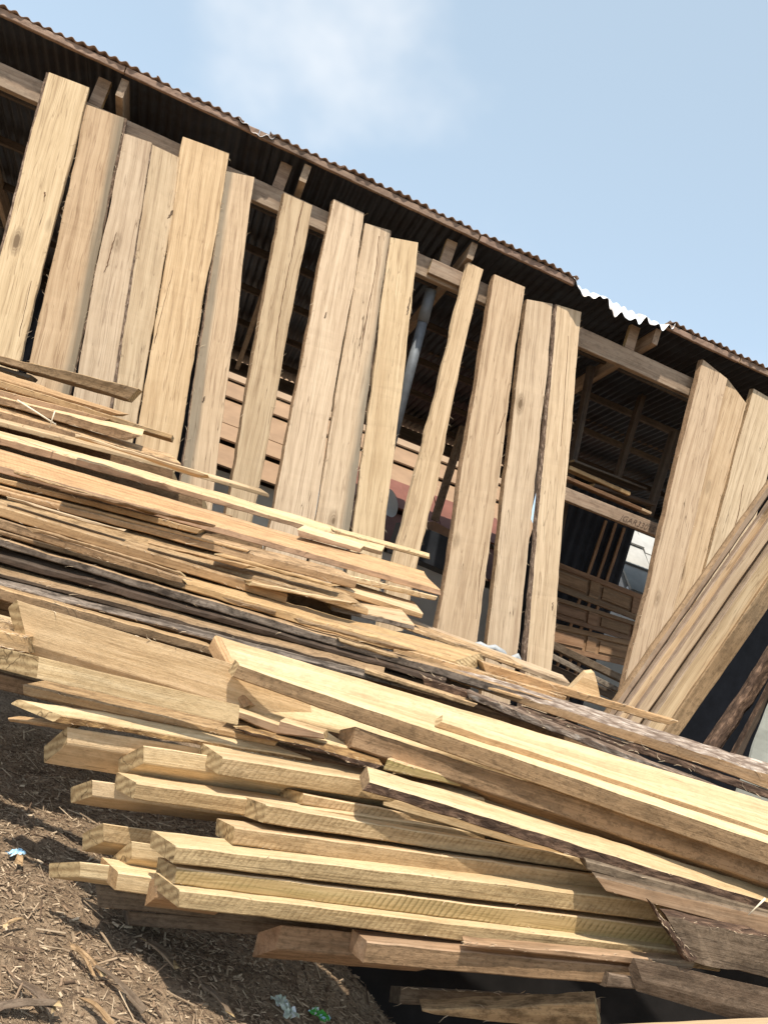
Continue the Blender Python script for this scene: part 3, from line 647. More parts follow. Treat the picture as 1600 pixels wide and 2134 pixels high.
B('offcut_board', 'board end with a square cut, half in shadow, right of the oblique cut', (700, 1222), (700, 1236), (882, 1278), (878, 1290), 3.5, 3.55, BK=(690, 1200), w=.2, mat='upright', front='orange')
B('offcut_board', 'board end with a dirty grey edge beside the square-cut board end', (690, 1262), (692, 1274), (864, 1302), (862, 1314), 3.4, 3.42, BK=(660, 1230), w=.22, BKR=(816, 1246), wR=.26, mat='upright', front='weathered')
B('sawn_board', 'rough board strewn with sawdust and cut off obliquely at right', (-60, 1040), (-60, 1045), (764, 1267), (757, 1279), 3.25, 3.35, BK=(-60, 1014), w=.20, BKR=(718, 1227), wR=.22, mat='debris', front='orange', n=22, rough=.006, jag=.02)
B('sawn_board', 'bright orange-edged board below the sawdust-strewn board', (-60, 1037), (-60, 1058), (600, 1238), (596, 1258), 3.12, 3.25, BK=(-60, 1024), w=.16, mat='debris', front='orange', n=16)
B('sawn_board', 'brown shaded board under the bright orange-edged board', (-60, 1062), (-60, 1083), (568, 1263), (560, 1277), 3.08, 3.18, w=.18, mat='brown', front='brown', n=14)
B('split_board', 'big cracked orange board sloping down to the right below the heap', (380, 1212), (380, 1228), (960, 1378), (955, 1396), 3.08, 3.25, BK=(380, 1196), w=.16, BKR=(1010, 1365), wR=.24, mat='orange', front='orange', n=18, rough=.007, jag=.03)
B('sawn_board', 'pale plank lying along the feet of the upright planks', (830, 1292), (830, 1304), (1187, 1423), (1180, 1433), 3.7, 3.75, w=.14, tilt=10, mat='upright', n=12)
B('sawn_board', 'flat grey-brown board between the cracked board and the upright planks', (740, 1265), (740, 1275), (1090, 1388), (1085, 1396), 3.45, 3.6, w=.26, tilt=4, mat='debris', front='orange', n=12)
B('weathered_board', 'mottled grey weathered board with a bright upper rim', (-60, 1103), (-60, 1120), (1235, 1484), (1230, 1500), 2.98, 3.05, BK=(-60, 1099), w=.18, mat='weathered', top='debris', n=24, rough=.006, bow=-.004)
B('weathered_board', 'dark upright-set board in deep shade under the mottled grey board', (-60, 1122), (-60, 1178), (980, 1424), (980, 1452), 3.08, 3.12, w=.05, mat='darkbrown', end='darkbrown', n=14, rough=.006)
B('weathered_board', 'dark brown board below the dark upright-set board', (-60, 1172), (-60, 1206), (900, 1424), (900, 1440), 3.02, 3.06, w=.05, mat='darkbrown', end='darkbrown', n=14, rough=.008)  # very dark brown wood colour
B('weathered_board', 'grey board whose flat top shows behind the bright cream board', (-40, 1206), (-40, 1215), (860, 1432), (860, 1440), 2.88, 2.9, BK=(-40, 1190), w=.12, mat='weathered', n=16, rough=.006, jag=.02)
B('sawn_board', 'brown board with a lit splintered rim above the tilted wide board', (-60, 1206), (-60, 1232), (445, 1347), (445, 1366), 2.8, 2.82, BK=(-60, 1200), w=.14, mat='brown', top='orange', n=14, rough=.006)
BUR = ['behind the topmost slabs', 'behind the pinkish edged board', 'behind the widest board', 'behind the shadow under the widest board', 'behind the sawdust-strewn board', 'behind the orange-edged board', 'behind the brown shaded board', 'behind the mottled grey board']
for i in range(8):
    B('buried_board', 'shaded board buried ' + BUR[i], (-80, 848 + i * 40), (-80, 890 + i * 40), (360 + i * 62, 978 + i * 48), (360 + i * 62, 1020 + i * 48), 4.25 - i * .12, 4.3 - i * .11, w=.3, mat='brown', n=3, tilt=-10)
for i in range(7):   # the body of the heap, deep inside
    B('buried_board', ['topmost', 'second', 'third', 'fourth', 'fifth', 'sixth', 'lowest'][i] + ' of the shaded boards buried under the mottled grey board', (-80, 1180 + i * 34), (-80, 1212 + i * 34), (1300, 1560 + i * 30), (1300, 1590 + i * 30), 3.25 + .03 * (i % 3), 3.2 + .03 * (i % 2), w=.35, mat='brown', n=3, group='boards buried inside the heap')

B('thin_slat', 'thin tan slat between the widest board and the tan board in its shadow', (-60, 996), (-60, 1003), (520, 1146), (515, 1152), 3.38, 3.45, w=.14, mat='orange', cat='slat')
B('thin_slat', 'thin brown slat just under the brown shaded board at left', (-60, 1088), (-60, 1097), (575, 1275), (570, 1283), 3.04, 3.12, w=.12, mat='brown', cat='slat', rough=.005)
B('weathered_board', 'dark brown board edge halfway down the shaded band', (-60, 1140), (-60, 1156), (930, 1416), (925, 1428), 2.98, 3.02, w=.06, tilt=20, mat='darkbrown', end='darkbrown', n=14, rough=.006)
B('weathered_board', 'brown board with a worn rim low in the shaded band', (-60, 1176), (-60, 1188), (800, 1402), (795, 1414), 2.94, 2.96, w=.08, tilt=15, mat='brown', front='darkbrown', n=14, rough=.006)
B('thin_slat', 'orange sliver of board along the top of the big cracked board', (470, 1232), (470, 1241), (940, 1364), (936, 1371), 3.14, 3.28, w=.06, mat='orange', cat='slat', rough=.005)
B('sawn_board', 'dusty board edge left of the orange-fronted slab', (820, 1346), (820, 1360), (1180, 1452), (1175, 1464), 3.2, 3.2, w=.14, mat='debris', front='orange', n=10)
B('thin_slat', 'narrow orange slat under the dusty board edge', (880, 1388), (880, 1397), (1260, 1502), (1255, 1511), 3.06, 3.0, w=.08, mat='orange', cat='slat', n=10)
OFF = [('thin splintered offcut wedged under the left half of the widest board', (40, 984), (330, 1068), 3.40, 6, 'debris'),
       ('thin brown offcut showing under the middle of the widest board', (130, 1016), (440, 1092), 3.34, 7, 'brown'),
       ('ragged pale offcut above the bright orange-edged board at far left', (10, 1034), (262, 1104), 3.16, 6, 'upright'),
       ('rough slat lying on the sawdust-strewn board', (300, 1126), (522, 1180), 3.2, 6, 'orange'),
       ('split sliver of board below the brown shaded board', (60, 1098), (384, 1194), 2.98, 6, 'debris'),
       ('thin tan slat in the dark shadow before the oblique board cut', (450, 1150), (704, 1220), 3.3, 6, 'orange'),
       ('crooked offcut across the right end of the sawdust-strewn board', (520, 1210), (742, 1258), 3.18, 8, 'tan'),
       ('narrow pale slat between the pointed-tip board and the grey-pink edged board', (150, 902), (432, 990), 3.7, 6, 'upright'),
       ('thin cracked slat along the lower edge of the big cracked board', (620, 1290), (862, 1356), 3.02, 7, 'brown'),
       ('frayed slat ending above the dark bark slab', (700, 1328), (962, 1404), 3.0, 7, 'debris')]
for lb, p, q, z, h, mt in OFF:
    B('thin_slat', lb, p, (p[0], p[1] + h), q, (q[0] - 8, q[1] + h * .7), z, z + .06, w=.07, mat=mt, cat='slat', rough=.007, jag=.03, n=12)
# slabs at right
B('bark_slab', 'orange-fronted slab ending in a pointed dark tip before the slanting poles', (1000, 1377), (1000, 1398), (1402, 1501), (1390, 1511), 3.3, 3.2, w=.12, mat='orange', front='orange', jag=.03, rough=.006, cat='slab', n=14)
B('bark_slab', 'slab with whitish bark on top and a sawn tan front, reaching the concrete wall', (930, 1402), (928, 1414), (1625, 1620), (1612, 1648), 3.12, 2.75, BK=(930, 1382), w=.14, BKR=(1560, 1577), wR=.13, mat='bark_pale', front='orange', top='bark_pale', end='orange', n=26, rough=.006, cat='slab')
B('bark_slab', 'splintered dark bark slab directly under the whitish one', (1090, 1474), (1090, 1484), (1600, 1648), (1590, 1662), 3.0, 2.72, w=.10, mat='bark', n=26, rough=.008, jag=.04, cat='slab')
B('bark_slab', 'long grey bark slab lying against the top of the bright cream board', (970, 1437), (978, 1456), (1640, 1680), (1640, 1700), 2.85, 2.5, w=.09, mat='bark_grey', front='bark_pale', n=30, rough=.006, cat='slab', bow=-.02)
B('bark_slab', 'dark bark slab in the shade above the grey one', (880, 1408), (884, 1430), (1330, 1565), (1330, 1590), 2.95, 2.8, w=.08, mat='bark', n=20, rough=.007, cat='slab')
B('thin_slat', 'pale dusty strip behind the left half of the bright cream board', (760, 1394), (760, 1403), (995, 1466), (985, 1474), 2.86, 2.84, w=.1, mat='debris', cat='slat', n=10)

# ------------------------------------------------------------------ lower stack
B('wide_board', 'wide board tilted to show its broad tan face at left', (36, 1250), (60, 1341), (640, 1429), (655, 1520), 2.62, 2.6, BK=(18, 1266), w=.05, mat='cream', front='tan', n=12, bev=.003)
B('sawn_board', 'pale board stub sticking out left of the tilted wide board', (-60, 1275), (-60, 1290), (40, 1302), (40, 1322), 2.66, 2.66, w=.12, mat='cream')
B('sawn_board', 'orange stub of board between the tilted wide board and the thick board end', (-60, 1302), (-60, 1335), (60, 1327), (60, 1362), 2.58, 2.58, w=.12, mat='orange')
B('thick_board', 'thick yellow board with a big end-grain face at the left picture edge', (82, 1369), (78, 1413), (500, 1470), (496, 1511), 2.42, 2.36, BK=(-2, 1349), w=.15, mat='cream', n=10)
B('sawn_board', 'half shaded board right under the thick yellow board', (48, 1427), (50, 1448), (580, 1544), (572, 1556), 2.46, 2.42, w=.16, mat='debris', front='orange', n=12)
B('bark_slab', 'slab with a bright top and an orange bark edge above the jutting board ends', (130, 1491), (113, 1504), (650, 1581), (650, 1590), 2.4, 2.4, BK=(39, 1455), w=.17, mat='cream', front='bark_orange', n=16, rough=.004, cat='slab')
B('thin_slat', 'small thin slat poking out to the ground at left', (17, 1495), (20, 1504), (150, 1512), (140, 1522), 2.55, 2.5, w=.06, mat='orange', cat='slat')
B('wide_board', 'broad bright cream board running across the stack to the right edge', (510, 1473), (505, 1480), (1640, 1748), (1640, 1768), 2.62, 2.26, BK=(450, 1323), w=.33, BKR=(1640, 1694), wR=.22, mat='cream', n=16, bev=.003)
B('thick_board', 'end-grain chunk of the bright board, half hidden by the pole end', (447, 1326), (432, 1353), (520, 1470), (506, 1476), 2.74, 2.58, w=.04, mat='orange', n=6)
B('batten', 'thin batten lying on the bright cream board, its end grain showing', (921, 1503), (905, 1516), (1640, 1742), (1640, 1756), 2.38, 2.18, BK=(922, 1489), w=.05, mat='cream', front='orange', n=12)
B('thick_board', 'long rough brown-edged board crossing over the bright cream board', (499, 1385), (484, 1412), (1640, 1770), (1640, 1819), 2.52, 2.1, BK=(490, 1373), w=.07, BKR=(1640, 1752), wR=.06, mat='cream', front='brown', n=18)
B('thick_board', 'brown-faced board under the long rough one, its end set back', (741, 1516), (732, 1558), (1640, 1800), (1640, 1858), 2.42, 2.14, BK=(708, 1522), w=.12, mat='brown', front='brown', end='brown', n=16, rough=.005)
B('offcut_board', 'short block with a rounded brown edge on the bright board', (585, 1501), (575, 1529), (674, 1527), (676, 1541), 2.4, 2.38, w=.07, mat='cream', front='pink', n=5)
B('offcut_board', 'reddish-edged block left of the rounded block', (478, 1474), (466, 1484), (592, 1513), (576, 1530), 2.44, 2.42, BK=(490, 1472), w=.12, mat='cream', front='pink', n=5)
B('sawn_board', 'pale board carrying the two short blocks', (560, 1520), (560, 1535), (735, 1560), (730, 1572), 2.46, 2.44, BK=(500, 1476), w=.2, mat='cream', n=6)
B('bark_slab', 'thin ragged bark strip below the short blocks', (494, 1514), (492, 1524), (800, 1590), (790, 1603), 2.36, 2.36, w=.08, mat='bark_orange', front='bark', n=18, rough=.008, jag=.03, cat='slab')
B('sawn_board', 'yellow board end peeping out under the brown-faced board', (808, 1581), (798, 1604), (965, 1628), (958, 1640), 2.34, 2.36, BK=(822, 1577), w=.12, mat='cream', front='olive', n=8)
B('bark_slab', 'slab with thick dark bark along its lower edge crossing the stack', (771, 1627), (755, 1648), (1640, 1892), (1640, 1922), 2.2, 2.12, BK=(764, 1597), w=.10, BKR=(1640, 1862), wR=.09, mat='cream', front='bark', end='brown', n=34, rough=.0045, cat='slab')
B('wide_board', 'very bright board top showing between the bark-edged slab and the brown-faced board', (800, 1657), (798, 1680), (1660, 1908), (1660, 1930), 2.34, 2.24, BK=(820, 1608), w=.22, mat='cream', n=8)
B('jutting_board', 'uppermost jutting board, its end at far left with its underside showing', (141, 1514), (141, 1550), (900, 1632), (900, 1670), 2.42, 2.45, BK=(92, 1556), w=.15, mat='cream', n=10)
B('jutting_board', 'second jutting board from the top, end face turned to the left', (300, 1552), (300, 1590), (900, 1645), (900, 1684), 2.36, 2.4, BK=(247, 1582), w=.15, mat='cream', n=10)
B('jutting_board', 'jutting board with a bright top, right of the second one', (465, 1579), (457, 1616), (1010, 1664), (1010, 1704), 2.3, 2.36, BK=(420, 1548), w=.14, mat='cream', front='cream_sawn', n=10)
B('jutting_board', 'jutting board with a vertical crack through its end, below the uppermost ones', (193, 1625), (193, 1660), (900, 1717), (900, 1754), 2.4, 2.42, BK=(148, 1640), w=.15, mat='cream', n=10)
B('jutting_board', 'jutting board with a pale square end lying on the cracked one', (285, 1631), (279, 1666), (1010, 1736), (1010, 1771), 2.3, 2.32, BK=(244, 1608), w=.13, mat='cream', front='cream_sawn', n=10)
B('jutting_board', 'small brown-ended board in the middle of the stack under the bright-topped one', (633, 1653), (629, 1676), (1110, 1742), (1110, 1762), 2.32, 2.36, BK=(584, 1640), w=.13, mat='cream', front='cream_sawn', n=8)
B('long_board', 'long sawn board with a broad pale end, highest of the front layers', (555, 1677), (549, 1715), (1330, 1806), (1330, 1832), 2.22, 2.3, BK=(506, 1660), w=.14, mat='cream', front='cream_sawn', n=30, rough=.0025)
B('jutting_board', 'jutting board above the notched ends, its lit face streaked by the saw', (216, 1715), (216, 1754), (900, 1815), (900, 1856), 2.36, 2.4, BK=(172, 1737), w=.14, mat='cream', front='cream_sawn', n=8)
B('jutting_board', 'jutting board just below the saw-streaked one, end face leaning', (275, 1752), (275, 1789), (900, 1845), (900, 1882), 2.32, 2.38, BK=(232, 1789), w=.14, mat='cream', n=8)
B('long_board', 'long board with a cracked double end, second of the front layers', (489, 1723), (486, 1760), (1330, 1838), (1330, 1878), 2.2, 2.26, BK=(452, 1704), w=.14, mat='cream', front='cream_sawn', n=30, rough=.0025)
B('long_board', 'pale long board with herringbone saw marks and a chamfered end', (367, 1763), (362, 1799), (1480, 1892), (1480, 1933), 2.14, 2.2, BK=(317, 1730), w=.15, mat='cream', front='cream_sawn', n=32, rough=.0025)
B('long_board', 'greenish long board between the two palest front boards', (369, 1807), (364, 1842), (1500, 1947), (1500, 1986), 2.15, 2.2, BK=(330, 1786), w=.13, mat='cream', front='olive', n=32, rough=.0025)
B('long_board', 'lowest long board of the stack with slanting saw marks', (375, 1854), (373, 1892), (1500, 1991), (1500, 2025), 2.12, 2.17, BK=(324, 1816), w=.15, mat='cream', front='cream_sawn', n=32, rough=.0025)
B('jutting_board', 'lowest jutting board at left, nearly level, lying over the wood chips', (168, 1797), (167, 1829), (470, 1832), (470, 1866), 2.3, 2.34, BK=(103, 1799), w=.12, mat='cream', n=6)
B('jutting_board', 'short shaded board with a pointed end under the leaning end face', (247, 1818), (241, 1856), (470, 1852), (470, 1892), 2.26, 2.3, BK=(212, 1786), w=.13, mat='cream', end='orange', n=6)
B('offcut_board', 'orange shaded block end squeezed beside the lowest long board', (333, 1820), (322, 1872), (470, 1850), (470, 1890), 2.22, 2.26, BK=(312, 1838), w=.08, mat='orange', end='orange', n=4)
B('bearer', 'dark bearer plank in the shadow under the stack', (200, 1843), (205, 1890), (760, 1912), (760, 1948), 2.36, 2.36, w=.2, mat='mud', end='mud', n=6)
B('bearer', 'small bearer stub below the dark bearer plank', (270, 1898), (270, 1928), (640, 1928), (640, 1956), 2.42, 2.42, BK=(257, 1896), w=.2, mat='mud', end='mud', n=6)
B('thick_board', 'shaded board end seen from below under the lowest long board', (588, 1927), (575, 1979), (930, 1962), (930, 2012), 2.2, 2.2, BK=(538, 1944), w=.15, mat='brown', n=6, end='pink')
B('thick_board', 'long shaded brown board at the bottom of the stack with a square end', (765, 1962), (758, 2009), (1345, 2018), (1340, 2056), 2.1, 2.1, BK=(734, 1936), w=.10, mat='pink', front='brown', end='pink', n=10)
B('bark_slab', 'thin reddish slab with a dark spike at its left end', (966, 1962), (966, 1972), (1450, 2006), (1440, 2022), 2.07, 2.09, BK=(962, 1949), w=.06, mat='pink', n=14, rough=.004, cat='slab')
B('offcut_board', 'small notched block at the lower right, beside the wide shaded board', (1270, 2028), (1262, 2057), (1350, 2040), (1350, 2062), 2.08, 2.08, BK=(1230, 2014), w=.08, mat='mud', end='mud', n=4)
B('wide_board', 'wide shaded board at lower right sloping away under the bark slab', (1320, 1993), (1338, 2043), (1660, 2070), (1660, 2136), 2.06, 2.05, BK=(1308, 2018), w=.045, mat='mud', front='mud', end='mud', n=8)
B('bark_slab', 'broken slab with a gnarled bark end at the right edge', (1385, 1905), (1446, 2004), (1660, 1965), (1660, 2050), 2.06, 2.05, w=.05, mat='bark', front='mud', end='bark', n=18, rough=.010, cat='slab')
B('bark_slab', 'gnarled dark bark knob standing at the end of the broken slab', (1357, 1881), (1372, 1912), (1452, 2002), (1430, 2008), 2.05, 2.04, w=.04, mat='bark', end='bark', n=14, rough=.010, cat='slab')
B('wide_board', 'smooth grey-tan board face right of the front boards', (1239, 1826), (1264, 1858), (1660, 1922), (1660, 1966), 2.1, 2.1, w=.05, mat='mud', front='pink', n=10)
B('weathered_board', 'dark board squeezed under the bark-edged slab at right', (1220, 1794), (1224, 1814), (1660, 1914), (1660, 1938), 2.13, 2.12, w=.08, mat='mud', end='mud', n=10)
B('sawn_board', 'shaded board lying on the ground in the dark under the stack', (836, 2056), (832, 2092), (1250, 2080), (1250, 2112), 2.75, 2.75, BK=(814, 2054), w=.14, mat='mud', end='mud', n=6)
B('split_board', 'split pale wood with a jagged point on the ground under the stack', (873, 2106), (880, 2114), (1250, 2090), (1250, 2150), 2.6, 2.55, w=.08, mat='debris', n=10, rough=.008, jag=.02)
B('sawn_board', 'sunlit board edge at the bottom right corner', (1150, 2200), (1150, 2250), (1680, 2180), (1680, 2230), 1.62, 1.5, BK=(1150, 2139), w=.14, mat='upright', n=8)

B('bearer', 'big black timber added to stand for the shade under the stack', (420, 1900), (420, 2250), (1700, 2020), (1700, 2420), 3.05, 3.0, w=.2, mat='void_shade', end='void_shade', n=6)  # added timber, its black colour gives the void its darkness
# ------------------------------------------------------------------ poles slanting at right, dark log, concrete wall
def pole(name, label, bL, bR, tL, tR, Zb, Zt, mat, th, cat='pole', **kw):
    a, b, c, d = at(bL, Zb), at(bR, Zb), at(tL, Zt), at(tR, Zt)
    c = a + (c - a) * 1.25; d = b + (d - b) * 1.25
    lo = -.08; a, b = a + (c - a) * lo, b + (d - b) * lo
    v = np.array([0.05, 1, 0.]) * th
    o = board(name, (b, a, a + v, b + v), (d, c, c + v, d + v), mat, kw.pop('front', None), kw.pop('end', 'endgrain'), None, n=18, **kw)
    return tag(o, label, cat)
pole('slanting_pole', 'leftmost slanting pole, round-edged, crossing the rightmost upright planks', (1284, 1453), (1301, 1469), (1600, 1006), (1600, 1037), 3.9, 4.15, 'brown', .06, front='beam', rough=.004, bev=.018)
pole('slanting_pole', 'second slanting pole, nicked along its face', (1304, 1470), (1326, 1476), (1600, 1052), (1600, 1084), 3.85, 4.1, 'beam', .06, front='upright', bev=.008)
pole('slanting_plank', 'pale slanting plank right of the nicked pole', (1327, 1476), (1350, 1485), (1600, 1087), (1600, 1126), 3.8, 4.05, 'beam', .05, cat='plank', front='upright', bev=.006)
pole('slanting_plank', 'slanting plank past the dark gap, its face stained', (1362, 1490), (1393, 1508), (1600, 1148), (1600, 1202), 3.75, 4.0, 'beam', .12, cat='plank', front='upright', bev=.006)
pole('slanting_plank', 'rightmost slanting plank with a shaded brown face', (1395, 1509), (1418, 1529), (1600, 1206), (1600, 1268), 3.72, 3.97, 'brown', .10, cat='plank', front='brown')
pole('dark_log', 'dark bark-covered log leaning in the shade beside the concrete wall', (1478, 1552), (1506, 1562), (1600, 1366), (1600, 1418), 3.55, 3.7, 'bark', .09, cat='log', front='bark', rough=.010, bev=.02, end='bark')
pole('dark_log', 'thin dark plank edge between the log and the concrete wall', (1528, 1575), (1545, 1578), (1600, 1440), (1600, 1462), 3.5, 3.55, 'bark', .05, cat='plank', front='inner', end='inner')
P = at((1556, 1582), 3.42); Q = at((1612, 1430), 3.42); lean = (Q - P) / (Q[2] - P[2])
def cw(dz, dx, dy): return P + lean * dz + np.array([dx, dy, 0.])
lo, hi = -P[2] - .6, Q[2] - P[2] + .35
wallroot = board('concrete_wall', (cw(lo, 1.2, 0), cw(lo, 0, 0), cw(lo, .3, .5), cw(lo, 1.2, .5)), (cw(hi, 1.2, 0), cw(hi, 0, 0), cw(hi, .3, .5), cw(hi, 1.2, .5)), 'concrete', end='concrete', n=8, rough=.006, bev=.01)
tag(wallroot, 'rough grey-green concrete wall corner at the right edge', 'wall')
# ------------------------------------------------------------------ small things
c = [at(p, 3.35) for p in ((1183, 1442), (1190, 1436), (1221, 1404), (1238, 1402), (1243, 1420), (1250, 1453))]
cb = [p + np.array([.02, .12, .01]) for p in c]
V = c + cb; nn = len(c); org = sum(c) / nn
me = bpy.data.meshes.new('pale_offcut'); me.from_pydata([tuple(v - org) for v in V], [], [tuple(range(nn)), tuple(range(2 * nn - 1, nn - 1, -1))] + [(i, (i + 1) % nn, (i + 1) % nn + nn, i + nn) for i in range(nn)])
tag(link('pale_offcut', me, ['tan'], Matrix.Translation(Vector(org))), 'pale pointed wood offcut standing behind the orange-fronted slab', 'offcut')
def curve_px(pts, Z): return [at(p, Z) for p in pts]
tag(tube('hose', curve_px([(984, 1347), (1000, 1344), (1015, 1352), (1030, 1350), (1048, 1362), (1055, 1374), (1045, 1378), (1030, 1368), (1060, 1376), (1078, 1368), (1082, 1382)], 3.95), .018, 'rubber'), 'grey hose coiled at the feet of the upright planks', 'hose')
tag(tube('peeled_stick', curve_px([(37, 834), (75, 858), (117, 885)], 3.72), .005, 'offcut', 6), 'thin pale peeled stick slanting below the dark rounded slab', 'stick')
tag(tube('peeled_stick', curve_px([(115, 857), (104, 891)], 3.7), .003, 'offcut', 6), 'short thin stick crossing the longer peeled stick', 'stick')
tag(tube('peeled_stick', curve_px([(1594, 1872), (1558, 1907)], 2.04), .003, 'offcut', 6, rend=.0012), 'thin bright splinter sticking out at the right edge below the bark', 'stick')
def scrap(name, label, px, size, mat, seed, cat='litter', zoff=.012):
    P = None
    r = ray(*px); s = (0.02 - HC) / r[2]
    for _ in range(6):
        P = CAM + r * s; s = (ground_z(P[0], P[1]) + zoff - HC) / r[2]
    g = np.random.default_rng(seed); n = 9; V = []
    for j in range(n):
        for i in range(n):
            u, v = i / (n - 1) - .5, j / (n - 1) - .5
            V.append((u * size[0] * (1 + .2 * g.uniform(-1, 1)), v * size[1] * (1 + .2 * g.uniform(-1, 1)), .012 + .02 * g.uniform(0, 1) * size[0] / .08))
    Fc = [(j * n + i, j * n + i + 1, (j + 1) * n + i + 1, (j + 1) * n + i) for j in range(n - 1) for i in range(n - 1)]
    me = bpy.data.meshes.new(name); me.from_pydata(V, [], Fc)
    mats = [mat] if isinstance(mat, str) else mat
    me.polygons.foreach_set('material_index', [int(g.integers(len(mats))) if i % 3 == 0 else 0 for i in range(len(Fc))])
    o = link(name, me, mats, Matrix.Translation(Vector(P)) @ Matrix.Rotation(g.uniform(0, 6), 4, 'Z'))
    so_ = o.modifiers.new('s', 'SOLIDIFY'); so_.thickness = .0015
    return tag(o, label, cat)
scrap('plastic_scrap', 'small pale blue plastic scrap on the wood chips at left', (30, 1787), (.055, .035), 'plastic_blue', 3)
scrap('plastic_wrapper', 'crumpled pale wrapper at the bottom edge', (590, 2112), (.10, .045), ['plastic_pale', 'white_paint'], 5)
scrap('plastic_wrapper', 'green and blue printed wrapper end at the bottom edge', (662, 2126), (.07, .04), ['plastic_green', 'plastic_blue', 'white_paint'], 8)

# ------------------------------------------------------------------ wood chips, splinters
def chips(name, n, xr, yr, lmin, lmax, ratio, mats, kind, label, seed, lift=.004, zf=None):
    g = np.random.default_rng(seed)
    X = g.uniform(*xr, n); Y = g.uniform(*yr, n)
    Lg = lmin * (lmax / lmin) ** (g.uniform(0, 1, n) ** 2.2); Wd = Lg * g.uniform(ratio * .5, ratio * 1.6, n); T = np.minimum(Wd * .4, .006) * g.uniform(.4, 1.2, n)
    Zc = (zf or ground_z)(X, Y) + lift + T
    yaw = g.normal(2.7, .85, n); pit = g.normal(0, .3, n); rol = g.normal(0, .5, n)
    c, s = np.cos(yaw), np.sin(yaw)
    ax = np.stack([c * np.cos(pit), s * np.cos(pit), np.sin(pit)], 1)
    ay = np.stack([-s * np.cos(rol), c * np.cos(rol), np.sin(rol)], 1); az = np.cross(ax, ay)
    ctr = np.stack([X, Y, Zc], 1); V = []
    tap = g.uniform(.25, 1, n)[:, None]
    for sx, sy, sz in [(-1, -1, -1), (1, -1, -1), (1, 1, -1), (-1, 1, -1), (-1, -1, 1), (1, -1, 1), (1, 1, 1), (-1, 1, 1)]:
        k = tap if sx > 0 else 1
        V.append(ctr + ax * sx * Lg[:, None] / 2 + ay * sy * Wd[:, None] / 2 * k + az * sz * T[:, None] / 2)
    V = np.stack(V, 1).reshape(-1, 3); b = np.arange(n)[:, None] * 8
    q = np.array([(0, 3, 2, 1), (4, 5, 6, 7), (0, 1, 5, 4), (1, 2, 6, 5), (2, 3, 7, 6), (3, 0, 4, 7)])
    Fc = (b[:, :, None] + q[None]).reshape(-1, 4)
    me = bpy.data.meshes.new(name); me.from_pydata(V.tolist(), [], Fc.tolist())
    mi = np.repeat(g.choice(len(mats), n, p=np.array([.5] + [.5 / (len(mats) - 1)] * (len(mats) - 1))), 6)
    me.polygons.foreach_set('material_index', mi.astype(int).tolist())
    return tag(link(name, me, mats), label, kind=kind)
plain('chip_tan', (.31, .225, .145), .9, 0, .35, 14); plain('chip_pale', (.53, .405, .27), .85, 0, .25, 14); plain('chip_brown', (.25, .168, .105), .9, 0, .35, 14); plain('chip_dark', (.115, .075, .048), .95, 0, .35, 14)
CM = ['chip_tan', 'chip_pale', 'chip_brown', 'chip_dark']
chips('wood_chips', 110000, (-2.4, .75), (1.9, 4.6), .004, .030, .21, CM, 'stuff', 'wood chips and sawdust covering the ground', 1)
chips('bark_slivers', 2600, (-2.4, .75), (1.9, 4.6), .025, .12, .055, CM, 'stuff', 'long bark and wood slivers strewn over the ground', 2, lift=.012)
# single larger pieces of waste on the ground
big = [((55, 2100), .26, .05, .5, 'a'), ((30, 1925), .11, .012, 1.0, 'b'), ((180, 2000), .22, .02, 2.6, 'c'), ((70, 2075), .20, .05, 2.8, 'd'), ((250, 2060), .30, .03, 2.6, 'e'), ((170, 2000), .18, .016, 2.5, 'f'), ((40, 1795), .10, .04, 1.9, 'g'), ((200, 2108), .16, .03, 2.7, 'h'), ((330, 1985), .22, .05, 2.7, 'i'), ((450, 2085), .2, .03, 2.5, 'j')]
blab = ['broad bark strip in the bottom left corner', 'bright thin sliver at the left edge of the chips', 'long pale sliver lying level among the chips', 'flat curled bark piece near the bottom left corner', 'long brown strip of bark reaching toward the shadow', 'thin pale stick beside the level sliver', 'flat pale chip at the left edge near the blue scrap', 'pale pointed sliver near the bottom edge', 'broad bark piece at the edge of the shadow', 'brown sliver close to the crumpled wrapper']
for (px, lg, wd_, yw, _), lb in zip(big, blab):
    r = ray(*px); s = -HC / r[2]
    for _ in range(6): P = CAM + r * s; s = (ground_z(P[0], P[1]) + .03 - HC) / r[2]
    lg *= .62; wd_ *= .7
    ax = np.array([math.cos(yw), math.sin(yw), .08]); ay = np.array([-math.sin(yw), math.cos(yw), .1])
    o = board('bark_sliver', (P - ax * lg / 2 - ay * wd_ / 2, P - ax * lg / 2 - ay * wd_ / 2 + UP * .006, P - ax * lg / 2 + ay * wd_ / 2 + UP * .006, P - ax * lg / 2 + ay * wd_ / 2),
              (P + ax * lg / 2 - ay * wd_ / 4, P + ax * lg / 2 - ay * wd_ / 4 + UP * .006, P + ax * lg / 2 + ay * wd_ / 3 + UP * .006, P + ax * lg / 2 + ay * wd_ / 3), 'debris' if 'pale' in lb or 'bright' in lb else 'mud', n=6, rough=.004, bev=.001, jag=.02, bow=.01)
    tag(o, lb, 'wood waste')
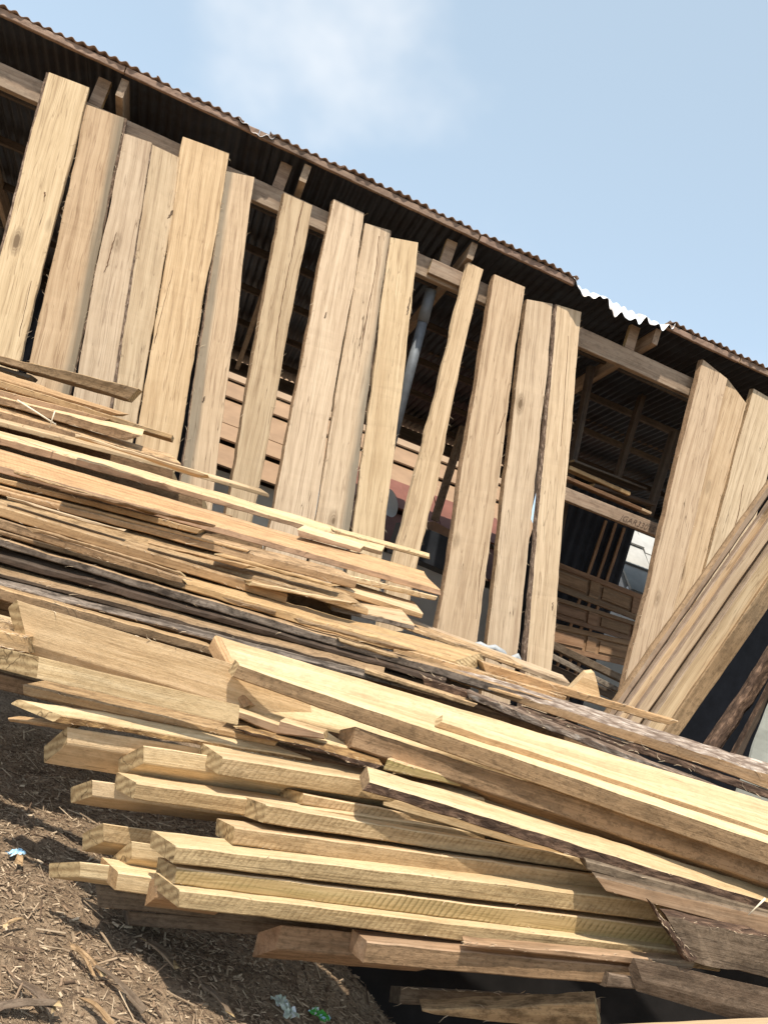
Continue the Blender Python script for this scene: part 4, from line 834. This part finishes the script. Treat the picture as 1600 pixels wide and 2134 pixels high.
# loose fibres torn up by the saw along board edges
def fibres():
    g = np.random.default_rng(11); V = []; Fc = []
    obs = [o for o in COL.objects if o.type == 'MESH' and o.name.split('.')[0] in ('sawn_board', 'bark_slab', 'upright_plank', 'long_board', 'weathered_board', 'wide_board', 'split_board', 'tapered_board')]
    for o in obs:
        n = len(o.data.vertices) // 8; M = np.array(o.matrix_world)
        k = {'upright_plank': 60, 'bark_slab': 40, 'sawn_board': 40, 'long_board': 22, 'weathered_board': 20}.get(o.name.split('.')[0], 8)
        for _ in range(k):
            i = int(g.integers(0, n - 1)); j = int(g.choice([1, 2, 2, 3, 0])) if o.name.startswith('up') else int(g.choice([2, 3, 1]))
            a = np.array(o.data.vertices[i * 8 + j].co); b = np.array(o.data.vertices[(i + 1) * 8 + j].co); p = a + (b - a) * g.uniform()
            p = M[:3, :3] @ p + M[:3, 3]; x = M[:3, 0]; y = M[:3, 1]; z = M[:3, 2]
            ln = g.uniform(.008, .035) * (1.2 if o.name.startswith('up') else .4 if p[1] < 2.6 else 1); s = g.choice([-1, 1])
            d = nrm(x * s * g.uniform(.4, 1.2) + z * (g.uniform(-.3, .6) if not o.name.startswith('up') else g.choice([-.6, .6])) - y * g.uniform(0, .6))
            curl = nrm(g.normal(0, 1, 3)) * ln * .35; rr = g.uniform(.0006, .0016) * (.6 if p[1] < 2.6 else 1); base = len(V)
            e = nrm(np.cross(d, g.normal(0, 1, 3))); f = np.cross(d, e)
            for kk, q in enumerate((p - d * .004, p + d * ln * .5, p + d * ln + curl)):
                w = rr * (1, .8, .2)[kk]
                V += [q + e * w, q - e * w * .5 + f * w * .86, q - e * w * .5 - f * w * .86]
            for kk in (0, 3):
                for m_ in range(3): Fc.append((base + kk + m_, base + kk + (m_ + 1) % 3, base + kk + 3 + (m_ + 1) % 3, base + kk + 3 + m_))
    me = bpy.data.meshes.new('wood_fibres'); me.from_pydata([tuple(v) for v in V], [], Fc)
    tag(link('wood_fibres', me, ['chip_pale']), 'loose wood fibres torn up along the sawn edges', kind='stuff')
fibres()
